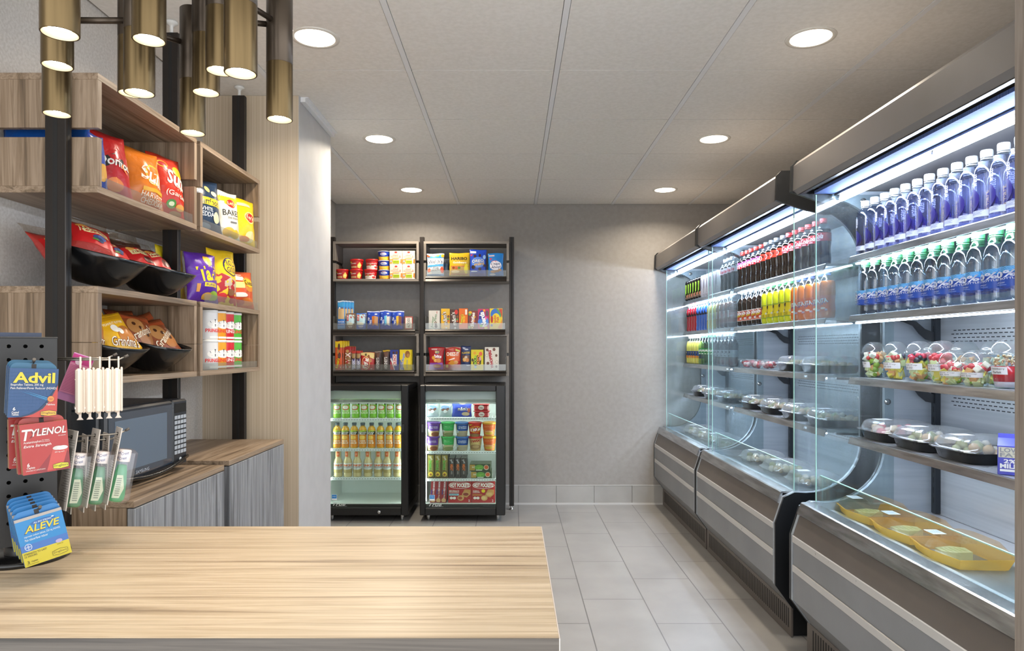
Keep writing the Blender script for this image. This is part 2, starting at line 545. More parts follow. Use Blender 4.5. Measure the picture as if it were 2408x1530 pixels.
def bag(name, W, H, T, col, items=(), back=None, pinch=.07, seal=.055, seed=0, win=None, lump=0.0):
    """pillow pouch with flat sealed ends; puffed in the middle, creased towards its corners"""
    rnd = random.Random(seed)
    ph = [rnd.uniform(0, 6.28) for _ in range(8)]
    def prof(u, v):
        a = max(0.0, min(1.0, (v-seal)/(1-2*seal)))
        g = max(0.0, math.sin(PI*a))**.55
        e = max(0.0, math.sin(PI*u))**.62
        w = 1+.10*math.sin(5*u+7*v+ph[0])*math.sin(9*v+ph[1])+.06*math.sin(17*u-6*v+ph[2])
        if lump: w += lump*math.sin(13*u+ph[3])*math.sin(11*v+ph[4])
        return T/2*g*e*w
    def xw(u, v):
        a = max(0.0, min(1.0, (v-seal)/(1-2*seal)))
        k = 1-pinch*math.sin(PI*a)
        cr = .012*math.sin(23*v+ph[5])*math.sin(PI*a)
        return (u-.5)*W*(k+cr)
    def F(s):
        def fn(u, v, o=0.0):
            u_, v_ = u, v
            z = H*v_*(1-.0) + H*.012*math.sin(6*u_+ph[6])*(v_ > .9)
            return (xw(u_, v_), s*(prof(u_, v_)+.0006+o), z)
        return fn
    b = MB()
    f, k = F(-1), F(1)
    b.surf(lambda u, v: f(u, v), 12, 14, foil(col))
    b.surf(lambda u, v: k(u, v), 12, 14, foil(back or col))
    vs = []; n = 14
    for sd in (0, 1):
        b.surf(lambda u, v, sd=sd: (f(sd, v) if u == 0 else k(sd, v)), 1, 14, foil(col))
    for sd in (0, 1):
        b.surf(lambda u, v, sd=sd: (f(u, sd) if v == 0 else k(u, sd)), 12, 1, foil(col))
    decor(b, items, lambda x, y, o: f(min(1, max(0, x/W)), min(1, max(0, y/H)), o), W, H, 7, .0005, .32)
    return b.build(name)

def stick(name, W, H, T, col, items=(), seed=0):
    return bag(name, W, H, T, col, items, None, .02, .05, seed)

def wrap(prof, arc):                  # map onto a turned body: x along the arc centred on -y, y up
    def rad(z):
        for a, b in zip(prof[:-1], prof[1:]):
            if a[1] <= z <= b[1] and b[1] > a[1]: return a[0]+(b[0]-a[0])*(z-a[1])/(b[1]-a[1])
        return prof[-1][0]
    def sf0(z0):
        def sf(x, y, o):
            r = rad(z0+y)+o; th = (x-arc/2)/max(rad(z0+y), 1e-4)
            return (r*math.sin(th), -r*math.cos(th), z0+y)
        return sf
    return rad, sf0

M_PET = clear('clear_pet', '#f4fbff', .05, .55, .04)
M_LIDC = clear('clear_lid_plastic', '#f6fafa', .05, .6, .08, .07)
M_ACRYL = clear('acrylic_sheet', '#eef2f2', .05, .3, .06, .10, '#e8e4e0')
M_GLASS = clear('case_glass', '#eff6f5', .045, .5, .02)
M_FOG = clear('fogged_glass', '#eff4f5', .04, .32, .08, .055, '#dfeaf0', True)
M_GEDGE = mat('#a9d6cc', .2, 0, 'film')
M_WATER = None
def liquid(col, rough=.05):
    return mat(col, rough, 0, 'film', .6)
def tinted(name, tint, refl=.05):     # see-through liquid
    return clear(name, tint, refl, .5, .04)

def cap_geo(b, r, z0, h, m):
    n = 24
    b.lathe([(r*.96, z0), (r, z0+.001), (r, z0+h*.9), (r*.93, z0+h), (0, z0+h)], m, n, cap=False)
    for i in range(n):
        a = 2*PI*i/n
        b.box(r*.985, r*1.03, -.0006, .0006, z0+h*.12, z0+h*.82, m, 0, Matrix.Rotation(a, 4, 'Z'))

def bottle(name, lab, cat, prof, cap, body, liq=None, fill=1.0, label=None, items=(), label_items_off=.0006, group=None, neck=None, seg=20):
    """prof=[(r,z)..] of the body; cap=(r,z0,h,col); body=clear wall material; liq=material of the drink up to fill*height;
       label=(z0,z1,col or None) printed band"""
    t = thing(name, lab, cat, group=group)
    H = prof[-1][1]
    b = MB()
    if liq is None:
        b.lathe(prof, body, seg)
    else:
        zf = H*fill
        rad, _ = wrap(prof, 1)
        lo = [p for p in prof if p[1] < zf-1e-5]+[(rad(zf), zf)]
        up = [(rad(zf), zf)]+[p for p in prof if p[1] > zf+1e-5]
        b.lathe(lo, liq, seg)
        if len(up) > 1: b.lathe(up, body, seg, cap=False)
    b.build('body', t)
    c = MB(); cap_geo(c, cap[0], cap[1], cap[2], mat(cap[3], .35)); 
    c.lathe([(cap[0]*.9, cap[1]-.006), (cap[0]*1.02, cap[1]-.0055), (cap[0]*1.02, cap[1]-.003), (cap[0]*.9, cap[1]-.0025)], mat(cap[3], .35), 20, cap=False)
    c.build('bottle_cap', t)
    if label:
        rad, sf0 = wrap(prof, 2*PI*.02)
        z0, z1, lc = label
        R = max(rad(z0), rad((z0+z1)/2), rad(z1))
        d = MB()
        zs = [z0+(z1-z0)*i/6 for i in range(7)]
        if lc: d.lathe([(rad(z)+.0004, z) for z in zs], mat(lc, .35), 24, cap=False)
        W = 2*PI*R*.5
        _, sfz = wrap(prof, W)
        decor(d, items, sfz(z0), W, z1-z0, 8, label_items_off)
        d.build('label', t)
    return t

def cup_thing(name, lab, cat, r0, r1, H, col, lid, items=(), group=None, lidh=.008, arc=.5, seg=28, lidr=1.06):
    t = thing(name, lab, cat, group=group)
    prof = [(r0, 0), (r0+.0005, .002), (r1, H-lidh)]
    b = MB(); b.lathe([(0, 0)]+prof, mat(col, .4), seg, cap=False)
    W = 2*PI*(r0+r1)/2*arc
    _, sf = wrap(prof, W)
    decor(b, items, sf(0), W, H-lidh, 8, .0005)
    b.build('tub', t)
    l = MB(); l.lathe([(r1*.98, H-lidh-.001), (r1*lidr, H-lidh), (r1*lidr, H-.0012), (r1*lidr-.002, H), (r1*.9, H), (r1*.88, H-.002), (0, H-.002)], mat(lid, .35), seg, cap=False)
    l.build('lid', t)
    return t

def place(o, x, y, z, rz=0.0, rx=0.0, ry=0.0):
    o.location = (x, y, z); o.rotation_euler = (rx, ry, rz); return o
FACE_X = PI/2          # turn a front that looks towards -y so that it looks towards +x
FACE_NX = -PI/2
# ------------------------------------------------------------------ left run: posts, cubbies, cabinets
WD = ('#584939', '#8a755f', '#a5907a')
W_X = wood('laminate_grain_x', 'x', *WD, seed=1); W_Y = wood('laminate_grain_y', 'y', *WD, seed=2); W_Z = wood('laminate_grain_z', 'z', *WD, seed=5)
WG = ('#5c5750', '#7d766e', '#938b82')
G_X = wood('laminate_grey_x', 'x', *WG, seed=4); G_Z = wood('laminate_grey_z', 'z', *WG, seed=8)
WB_Z = wood('laminate_blue_grey_z', 'z', '#5e5f62', '#84868a', '#a0a2a5', 1.2, seed=6)
M_POST = mat('#2c2724', .35, .4)
M_SLOT = mat('#0d0c0c', .6)
M_STEEL = noisy('brushed_steel', '#8b8b8c', '#a9a9aa', (3, 3, 160), .32, .85)
M_BLACK = mat('#141414', .4)
M_CHROME = mat('#c9c9c9', .15, 1.0)

def post(lab, x, y, sx, sy, z0, z1, pin):
    t = thing('shelving_post', lab, 'post', (x, y, 0), group='black shelving posts')
    b = MB()
    b.box(-sx/2, sx/2, -sy/2, sy/2, z0, z1, M_POST, .002)
    gx_, gy_ = (.006, sy/2+.0003) if sx > sy else (sx/2+.0003, .006)
    b.box(-gx_, gx_, -gy_, gy_, z0, z1-.001, M_SLOT)
    if sx > sy: b.box(-sx/2-.0003, sx/2+.0003, -.004, .004, z0, z1-.001, M_SLOT)
    b.build('upright', t)
    f = MB(); f.lathe([(0, 0), (.019, 0), (.019, .006), (.007, .009), (.007, z0+.001)], M_CHROME, 16, cap=False)
    f.build('levelling_foot', t)
    if pin:
        f = MB(); f.lathe([(.006, z1-.001), (.006, CEIL-.018), (.012, CEIL-.012), (.021, CEIL-.008), (.021, CEIL-.001), (0, CEIL-.001)], mat('#d5d5d2', .35), 18, cap=False)
        f.build('ceiling_pad', t)
post('black slotted post at the near end of the left snack shelving', -1.195, 1.813, .055, .026, .03, 2.336, True)
post('black slotted post between the two left shelving bays', -1.195, 2.4155, .055, .022, .03, 2.336, True)
post('black slotted post at the far end of the left snack shelving', -1.195, 3.015, .055, .026, .03, 2.336, True)

def cubby(lab, M, L, D, z0, z1, slit, wr, th=.018, bracket=True, ws=None):
    """M maps (along, depth-from-front, z) to the room; slit=(z0,z1) in both sides"""
    t = thing('display_cubby', lab, 'shelf box', group='open wood cubbies')
    def part(n, *bx):
        b = MB()
        for q in bx: b.box(*q[:6], q[6], .0008, M)
        b.build(n, t)
    part('top_panel', (0, L, 0, D, z1-th, z1, wr))
    part('bottom_panel', (0, L, 0, D, z0, z0+th, wr))
    for u in (0, L-th):
        part('side_panel', (u, u+th, 0, D, slit[1], z1-th, ws or W_Z))
        part('side_panel', (u, u+th, 0, D, z0+th, slit[0], ws or W_Z))
        if bracket and slit[1]-slit[0] > .01:
            part('bracket', (u+.004, u+th-.004, .05, D-.01, slit[0]-.002, slit[1]+.002, M_BLACK))
    return t
def ML(y0): return Matrix(((0, -1, 0, -1.10), (1, 0, 0, y0), (0, 0, 1, 0), (0, 0, 0, 1)))
def MBk(x0, yf): return Matrix(((1, 0, 0, x0), (0, 1, 0, yf), (0, 0, 1, 0), (0, 0, 0, 1)))
cubby('upper near wood cubby holding red and orange chip bags', ML(1.828), .574, .302, 1.646, 1.964, (1.793, 1.818), W_Y, bracket=False)
cubby('upper far wood cubby holding yellow chip bags', ML(2.429), .571, .302, 1.646, 1.964, (1.782, 1.803), W_Y)
cubby('lower near wood cubby holding two black bowls of cookies', ML(1.828), .574, .302, 1.135, 1.398, (1.2475, 1.2485), W_Y)
cubby('lower far wood cubby holding stacked chip canisters', ML(2.429), .571, .302, 1.135, 1.398, (1.2475, 1.2485), W_Y)
# clear lips on the shelf edges
def lip_left(lab, y0, y1, z, h, x=-1.103):
    b = MB(); b.box(x-.002, x, y0, y1, z, z+h, M_ACRYL); b.box(x-.03, x, y0, y1, z, z+.0012, M_ACRYL)
    tag(b.build('acrylic_lip'), lab, 'shelf lip', 'clear shelf lips on the left shelving')
lip_left('clear plastic lip in front of the red and orange chip bags', 1.87, 2.375, 1.664, .030)
lip_left('clear plastic lip in front of the yellow chip bags', 2.46, 2.975, 1.664, .030)
lip_left('clear plastic lip in front of the purple and red snack bags', 2.47, 2.985, 1.398, .032)
lip_left('clear plastic lip in front of the chip canisters', 2.46, 2.975, 1.153, .026)

# ---- chip bags
def lbag(lab, name, x, y, z, W, H, T, col, items=(), lean=.10, turn=0.0, seed=1, cat='chip bag', group='chip bags on the left shelving', roll=0.0, **k):
    o = bag(name, W, H, T, col, items, seed=seed, **k)
    place(o, x, y, z, FACE_X+turn, -lean, roll)
    return tag(o, lab, cat, group)
R_, E_, T_, P_ = 'r', 'e', 't', 'p'
lbag('red tortilla chip bag with black name band in upper near cubby', 'chip_bag', -1.165, 2, 1.665, 0.15, 0.205, 0.08, '#b3161c',
     [('p', [(.12, .50), (.5, .62), (.95, .50), (.95, .36), (.5, .46), (.12, .36)], '#1a1414'), ('t', 'Doritos', .53, .49, .72, .13, '#f4efe4', -6, .02), ('e', .5, .18, .2, .09, '#d9772b'), ('p', [(.35, .12), (.62, .1), (.5, .28)], '#e39a3e'),
      ('p', [(.62, .44), (.8, .34), (.7, .5)], '#e8792b')], .22, -0.38, 3)
lbag('orange harvest chip bag with yellow sun, middle of upper near cubby', 'chip_bag', -1.16, 2.172, 1.665, 0.155, 0.198, 0.08, '#d9761a',
     [('e', .62, .56, .24, .17, '#f3c21d'), ('e', .62, .56, .20, .14, '#d9761a'), ('t', 'Sun', .58, .55, .58, .24, '#f6efdc', -8, .03, .1), ('t', 'Chips', .66, .42, .42, .09, '#f6efdc', -8, .02), ('r', .3, .28, .95, .34, '#e0a81c'), ('t', 'HARVEST', .6, .22, .62, .08, '#f5e8cf', -4), ('t', 'CHEDDAR', .62, .13, .62, .08, '#f5e8cf', -4), ('e', .55, .05, .35, .05, '#c55a12')], .16, -0.32, 5)
lbag('orange-red chip bag with garden salsa lettering at the far end of upper near cubby', 'chip_bag', -1.15, 2.308, 1.665, 0.142, 0.215, 0.08, '#c8321c',
     [('e', .3, .83, .14, .06, '#f0c330'), ('e', .3, .83, .11, .045, '#b3161c'), ('e', .74, .74, .2, .1, '#f3b81d'), ('t', 'Sun', .6, .62, .56, .24, '#f6efdc', -10, .03, .1), ('t', 'Chips', .7, .49, .4, .09, '#f6efdc', -8, .02), ('t', '(Garden', .6, .35, .72, .1, '#f5e3cf', -8), ('e', .42, .21, .13, .07, '#4f8f3a'), ('e', .42, .21, .07, .035, '#dfe6c0'), ('e', .72, .18, .16, .05, '#dfa048'), ('e', .62, .08, .2, .04, '#b58a5a')], .14, -0.3, 8)
for i, (x, dz) in enumerate(((-1.335, 0), (-1.225, .004))):
    o = bag('chip_bag', .118, .186, .05, '#15509f', [('e', .5, .5, .3, .16, '#f0c330')], seed=30+i)
    place(o, x, 1.885+.012*i, 1.665, .1-.2*i, -.05)
    tag(o, ['blue chip bag nearest the wall, seen through the slit of upper near cubby', 'blue chip bag behind the near post, seen through the cubby slit'][i], 'chip bag', 'chip bags on the left shelving')
lbag('blue and gold chip bag squeezed behind the red tortilla chips', 'chip_bag', -1.125, 1.880, 1.665, .06, .15, .03, '#27459b', [('e', .5, .3, .4, .16, '#dba445')], .1, -.1, 11)
lbag('navy cheddar popcorn bag with yellow name band in upper far cubby', 'popcorn_bag', -1.165, 2.607, 1.665, 0.17, 0.212, 0.07, '#1f3550',
     [('r', .05, .50, .95, .64, '#efc82c'), ('t', 'Smartfood', .5, .57, .82, .12, '#1f2a3a', 0, .01, .2), ('e', .25, .83, .09, .05, '#e9dcb0'), ('e', .55, .8, .08, .06, '#d8c07a'), ('e', .75, .74, .1, .05, '#e9dcb0'), ('t', 'WHITE', .42, .42, .4, .07, '#e8edf0'), ('t', 'CHEDDAR', .42, .33, .62, .08, '#e8edf0'), ('e', .75, .3, .12, .1, '#e9dcb0'), ('e', .4, .12, .2, .06, '#6e7f92')], .14, -0.42, 12)
lbag('white and yellow baked chip bag standing before the navy popcorn bag', 'chip_bag', -1.128, 2.748, 1.665, 0.118, 0.192, 0.055, '#e7e2d2',
     [('r', .03, .78, .97, .95, '#f0c21f'), ('p', [(.03, .78), (.97, .78), (.5, .66)], '#f0c21f'), ('e', .5, .74, .2, .09, '#c0211f'), ('t', "Lay's", .5, .74, .34, .09, '#fbe9a0', 0, .02, .1), ('t', 'BAKED', .5, .54, .82, .12, '#23211f', 0, .0), ('t', 'THE ORIGINAL', .5, .43, .5, .04, '#6a655c'), ('r', .35, .33, .65, .36, '#6a655c'), ('e', .35, .14, .26, .1, '#e8b52c'), ('e', .68, .12, .22, .09, '#f0c21f')], .10, -0.32, 13, pinch=.12)
lbag('charcoal chip bag tucked between the white baked and the yellow chip bags', 'chip_bag', -1.165, 2.815, 1.665, 0.14, 0.195, 0.05, '#4a4340',
     [('e', .36, .84, .3, .1, '#d2672a'), ('p', [(.3, .58), (.6, .68), (.8, .5), (.55, .4)], '#f0c21f'), ('e', .56, .54, .16, .08, '#c0211f'), ('e', .3, .25, .2, .14, '#b5956a'), ('e', .65, .2, .2, .1, '#7c2a22')], .12, -0.35, 14)
lbag('bright yellow potato chip bag with folded top at far end of upper far cubby', 'chip_bag', -1.135, 2.920, 1.665, 0.135, 0.198, 0.06, '#f2cb12',
     [('e', .56, .60, .26, .13, '#f7e48a'), ('e', .56, .60, .22, .10, '#c0211f'), ('t', "Lay's", .56, .60, .36, .11, '#fff3d0', -8, .02, .1), ('e', .6, .2, .24, .12, '#f4e3a0'), ('e', .35, .14, .24, .06, '#c9712a'), ('r', .1, .84, .7, .9, '#e2dfae')], .06, -0.34, 15, pinch=.13)
lbag('yellow chip bag half hidden behind the purple rolled-tortilla bag', 'chip_bag', -1.215, 2.47, 1.399, .16, .195, .05, '#cdb41c', [('e', .5, .8, .3, .07, '#8d7a1c')], .10, -.1, 16)
lbag('purple rolled tortilla snack bag with yellow lettering below the upper far cubby', 'snack_bag', -1.14, 2.54, 1.399, 0.15, 0.186, 0.075, '#5a2a9c',
     [('e', .6, .84, .14, .1, '#e8b52c'), ('t', 'Takis', .56, .58, .72, .30, '#f2d319', 8, .035), ('r', .35, .31, .82, .39, '#f2d319'), ('t', 'FUEGO', .585, .35, .36, .05, '#3a1a6c'), ('e', .72, .14, .2, .1, '#9dbb3a'), ('e', .5, .12, .16, .08, '#dba445'), ('r', .16, .2, .24, .36, '#e39a3e')], .10, -0.34, 17)
lbag('yellow and red pretzel bag with oval name, tallest below the upper far cubby', 'pretzel_bag', -1.138, 2.715, 1.399, 0.165, 0.222, 0.07, '#edc51f',
     [('p', [(.04, .02), (.96, .02), (.96, .38), (.04, .62)], '#b5181c'), ('p', [(.35, .55), (.96, .42), (.96, .2), (.35, .33)], '#c9b49a'), ('e', .66, .70, .3, .17, '#2b2a55'), ('e', .66, .70, .275, .15, '#edc51f'), ('t', 'ROLD', .66, .76, .4, .10, '#2b2a55'), ('t', 'GOLD', .66, .64, .4, .10, '#2b2a55'), ('e', .3, .14, .16, .08, '#d8373a'), ('e', .6, .24, .14, .06, '#8d5a34')], .08, -0.24, 18)
lbag('short orange cheese puff bag at the far end below the upper far cubby', 'snack_bag', -1.142, 2.9, 1.399, 0.165, 0.16, 0.07, '#d4501c',
     [('r', .05, .72, .5, .9, '#e8e0d2'), ('e', .68, .64, .28, .2, '#e0871c'), ('e', .68, .68, .24, .12, '#f2c81e'), ('t', 'Cheetos', .68, .68, .44, .14, '#2a1a14', 0, .02, .1), ('r', .08, .52, .44, .68, '#d9e08a'), ('e', .3, .34, .28, .06, '#efe6da'), ('e', .6, .18, .3, .1, '#e2792a'), ('e', .3, .14, .2, .08, '#b02a1a')], .12, -0.32, 19)

# ---- chip canisters in the lower far cubby
def canister(col, word):
    t = thing('chip_canister', '', 'canister', group='chip canisters in the lower far cubby')
    pr = [(.0355, 0), (.0362, .002), (.0362, .104)]
    b = MB(); b.lathe([(0, 0)]+pr+[(.0362, .105)], mat(col, .35), 26, cap=False)
    W = 2*PI*.0362*.5; _, sf = wrap(pr, W)
    it = [('e', .5, .56, .27, .15, '#f4f1ea'), ('p', [(.3, .66), (.5, .74), (.7, .66), (.66, .6), (.34, .6)], '#3b2a20' if col != '#e6e4e2' else '#22242e'), ('p', [(.36, .52), (.5, .47), (.64, .52), (.5, .56)], '#2a2220'),
          ('t', 'PRINGLES', .5, .33, .66, .13, '#e9312a' if col in ('#e6e4e2', '#f0a21c', '#58b93c') else '#f7e9e2', 0, .02), ('r', .3, .05, .7, .12, '#f4f1ea'), ('r', .83, .12, .95, .5, '#f0eee8')]
    decor(b, it, sf(0), W, .104, 6, .0005); b.build('tube', t)
    l = MB(); l.lathe([(.0368, .103), (.0375, .104), (.0375, .110), (.036, .112), (.034, .110), (0, .110)], mat('#e9e7e2', .35), 26, cap=False); l.build('lid', t)
    return t
for i, (col, nm, y) in enumerate((('#e6e4e2', 'white', 2.600), ('#f0a21c', 'orange', 2.676), ('#d42027', 'red', 2.752), ('#58b93c', 'green', 2.828))):
    a = canister(col, nm)
    a['label'] = nm+' chip canister on the bottom layer of the stack'
    place(a, -1.150, y, 1.1535, FACE_X-.35)
    dup(a, (-1.152, y+.002, 1.266), (0, 0, FACE_X-.3), nm+' chip canister on the top layer of the stack')
lbag('small red snack bag behind the green chip canisters', 'snack_bag', -1.175, 2.905, 1.1535, .09, .165, .035, '#c8342a', [('e', .5, .7, .3, .12, '#e8c01e'), ('r', .1, .1, .9, .35, '#5a3a34')], .1, -.2, 21)
lbag('small yellow snack bag leaning at the far side of the chip canisters', 'snack_bag', -1.205, 2.945, 1.1535, .09, .175, .03, '#d8b81c', [('e', .5, .4, .3, .1, '#b5381c')], .16, -.1, 22)

# ---- black scoop bins
def bin_mesh():
    b = MB()
    M_BIN = mat('#0d0e10', .22)
    def sup(c, p): return math.copysign(abs(c)**p, c)
    def wall(o):
        def fn(u, v):
            a = 2*PI*u
            s = (.30+.70*v**.72) - (o if v > .05 else 0)*6
            h = .092*v**1.25+o*.5
            return (.120*s*sup(math.cos(a), .75), .116*s*sup(math.sin(a), .75), h)
        return fn
    b.surf(wall(0), 36, 9, M_BIN); b.surf(wall(.004), 36, 9, M_BIN)
    o_, i_ = wall(0), wall(.004)
    b.surf(lambda u, v: o_(u, 1) if v == 0 else i_(u, 1), 36, 1, M_BIN)
    n = 36
    b.add([wall(0)(k/n, 0) for k in range(n)], [list(range(n))], M_BIN); b.add([wall(.004)(k/n, 0) for k in range(n)], [list(range(n))], M_BIN)
    return b
bin0 = bin_mesh().build('scoop_bin')
tag(bin0, 'black scoop bin of blueberry muffins beside the near post', 'bin', 'black scoop bins')
place(bin0, -1.190, 1.950, 1.4125, 0, 0, .24)
for lab, loc in (('black scoop bin of chocolate muffins beside the middle post', (-1.190, 2.250, 1.4125)),
                 ('black bowl of yellow-wrapped cookies in the lower near cubby', (-1.200, 1.972, 1.167)),
                 ('black bowl of brown-wrapped cookies in the lower near cubby', (-1.200, 2.245, 1.167))):
    dup(bin0, loc, None, lab)
M_CEL = clear('cellophane', '#f8f4ef', .09, .6, .06)
def muffin(lab, x, y, z, rx, rz, choc, seed, ry=0.0):
    t = thing('muffin_pack', lab, 'muffin', (x, y, z), (rx, ry, rz), 'wrapped muffins in the black bins')
    it = [('r', .06, .20, .94, .74, '#c41f22'), ('r', .20, .50, .86, .67, '#ead89c'), ('t', 'Chocolate' if choc else 'Wild Blueberry', .53, .585, .56, .09, '#4a3a26', 0, 0, .25), ('e', .28, .70, .12, .06, '#e2a04a')]
    it += [('e', .62, .34, .2, .1, '#5a1f1c')] if choc else [('e', .55, .40, .1, .06, '#3d4f7c'), ('e', .66, .42, .1, .06, '#52679a'), ('e', .6, .34, .1, .06, '#34456e'), ('e', .5, .32, .08, .03, '#5b8a3c')]
    o = bag('wrapper', .135, .13, .055, '#a5302a' if not choc else '#6a2a26', it, seed=seed); o.parent = t
    w = bag('cellophane_end', .14, .045, .02, '#c9b8a8', [], seed=seed+40); w.parent = t; w.location = (0, .002, .118)
    w.data.materials.clear(); w.data.materials.append(M_CEL)
muffin('wrapped blueberry muffin lying on top, tallest in the near black bin', -1.165, 1.920, 1.492, -.75, FACE_X-.55, False, 41, .2)
muffin('wrapped blueberry muffin at the front edge of the near black bin', -1.145, 2.022, 1.468, -.9, FACE_X-.25, False, 42)
muffin('wrapped muffin at the back of the near black bin beside the post', -1.235, 1.930, 1.452, -.7, FACE_X-.2, False, 43)
muffin('wrapped chocolate muffin at the back of the far black bin', -1.255, 2.175, 1.470, -.5, FACE_X-.4, True, 44)
muffin('wrapped chocolate muffin at the rear beside the middle post', -1.235, 2.290, 1.474, -.5, FACE_X-.2, True, 45)
muffin('wrapped chocolate muffin leaning on the front rim, nearer of two', -1.160, 2.200, 1.468, -.75, FACE_X-.15, True, 46)
muffin('wrapped chocolate muffin leaning on the front rim beside the purple bag', -1.150, 2.292, 1.468, -.75, FACE_X-.1, True, 47)
def cookie(lab, x, y, z, rx, rz, yel, seed, ry=0.0, word="Grandma's"):
    c = '#e8b01c' if yel else '#8a4524'
    it = ([('r', .04, .80, .96, .95, '#d9a016'), ('t', 'PEANUT BUTTER', .5, .72, .6, .06, '#fbf0c8'), ('e', .66, .40, .28, .22, '#b5702c'), ('e', .40, .58, .1, .1, '#f4efe2'), ('e', .52, .5, .08, .08, '#f4efe2'), ('t', word, .54, .25, .8, .22, '#6a3418', -14, .05), ('t', word, .54, .25, .8, .22, '#f4ead6', -14, .0)] if yel else
          [('r', .04, .80, .96, .95, '#b2512a'), ('e', .40, .60, .26, .22, '#b07a44'), ('e', .66, .36, .28, .22, '#a86c38'), ('e', .34, .66, .05, .05, '#4a2a18'), ('e', .48, .55, .05, .05, '#4a2a18'), ('e', .7, .4, .05, .05, '#4a2a18'), ('t', word, .5, .44, .84, .20, '#f0e2c8', 28, .01, .1)])
    o = bag('cookie_pack', .125, .135, .042, c, it, seed=seed)
    place(o, x, y, z, rz, rx, ry)
    tag(o, lab, 'cookie pack', 'wrapped cookies in the black bowls')
cookie('yellow cookie wrapper at the left inside the near black bowl', -1.165, 1.925, 1.223, -.45, FACE_X-.3, True, 51, .1)
cookie('yellow cookie wrapper leaning on the front rim of the near bowl', -1.120, 2.010, 1.216, -.55, FACE_X-.2, True, 52, -.2)
cookie('rust-red cookie wrapper standing behind the yellow wrappers', -1.215, 1.995, 1.228, -.3, FACE_X-.4, False, 53, -.25)
cookie('brown cookie wrapper with chocolate chips, left in the far bowl', -1.155, 2.145, 1.222, -.5, FACE_X-.35, False, 54, .15)
cookie('brown cookie wrapper at the back of the far bowl', -1.235, 2.235, 1.232, -.4, FACE_X-.2, False, 55)
cookie('brown cookie wrapper leaning on the front rim of the far bowl', -1.125, 2.270, 1.212, -.6, FACE_X-.2, False, 56, -.15)
cookie('brown cookie wrapper at the far side of the far bowl', -1.185, 2.315, 1.222, -.4, FACE_X-.1, False, 57, -.3)

# ---- base cabinets and the microwave
def base_cabinet(lab, y0, y1, xf, h, seams):
    t = thing('base_cabinet', lab, 'cabinet', group='grey-blue wood base cabinets')
    b = MB(); b.box(XL+.001, xf-.001, y0, y1, h-.018, h, W_Y, .001); b.build('countertop', t)
    b = MB(); b.box(XL+.002, xf-.022, y0, y0+.018, .0, h-.0185, W_Z); b.box(XL+.002, xf-.022, y1-.018, y1, .0, h-.0185, W_Z)
    b.box(XL+.002, xf-.03, y0+.018, y1-.018, .05, .068, W_Y); b.box(XL+.002, XL+.012, y0+.018, y1-.018, 0, h-.02, W_Z); b.build('carcass', t)
    ys = [y0]+seams+[y1]
    for a, c in zip(ys[:-1], ys[1:]):
        b = MB(); b.box(xf-.020, xf, a+.0012, c-.0012, .04, h-.021, WB_Z, .001); b.build('door', t)
base_cabinet('low wood cabinet with two doors under the microwave', 1.828, 2.400, -1.003, .827, [2.09])
base_cabinet('slightly taller low wood cabinet beyond the microwave', 2.424, 3.000, -.995, .838, [])

t = thing('microwave_oven', 'black countertop microwave oven on the near base cabinet', 'microwave', (-1.135, 2.132, .8275))
MWB = mat('#22262c', .3); MWG = mat('#2e3947', .12, 0, 'film', 1.0)  # blue-grey door face holds the reflected glow of the drink cases
b = MB(); b.box(-.225, 0, -.245, .225, .012, .236, MWB, .006); b.build('housing', t)
b = MB(); b.box(.0, .022, -.245, .125, .014, .234, MWB, .006)
b.box(.0222, .0228, -.235, .118, .03, .222, MWG)
b.box(.0229, .0233, -.205, .085, .052, .200, mat('#566779', .15, 0, 'film', 1.0), 0); dr = b.build('door', t)  # window reflection of the cases is put into its paler colour
b = MB(); decor(b, [('t', 'SAMSUNG', .5, .5, 1, 1, '#aab0b8')], lambda x, y, o: (.0236+o, -.10+x, .034+y), .075, .010); b.build('logo', dr)
b = MB(); pts = [(.026+.014*math.sin(PI*i/12), -.24+.46*i/12, .040-.022*math.sin(PI*i/12)) for i in range(13)]
b.tube(pts, .0055, mat('#0a0a0c', .12), 8); b.build('handle', dr)
b = MB(); b.box(.0, .022, .127, .225, .014, .234, MWB, .006); cp = b.build('control_panel', t)
b = MB()
b.box(.0222, .0228, .136, .216, .192, .222, mat('#05070a', .1)); b.build('display', cp)
b = MB()
for r in range(8):
    for c in range(4):
        b.box(.0222, .0232, .137+.0205*c, .1535+.0205*c, .055+.0165*r, .0665+.0165*r, mat('#a9b0b8', .4))
b.lathe([(0, 0), (.008, 0), (.008, .0012), (0, .0012)], mat('#c0c6cc', .3), 16, Matrix.Translation((.0222, .176, .034)) @ Matrix.Rotation(PI/2, 4, 'Y'), cap=False)
b.build('keypad', cp)
b = MB()
for x in (-.2, -.02):
    for y in (-.21, .19): b.lathe([(0, 0), (.012, 0), (.011, .0125), (0, .0125)], M_BLACK, 12, Matrix.Translation((x, y, 0)), cap=False)
b.build('feet', t)
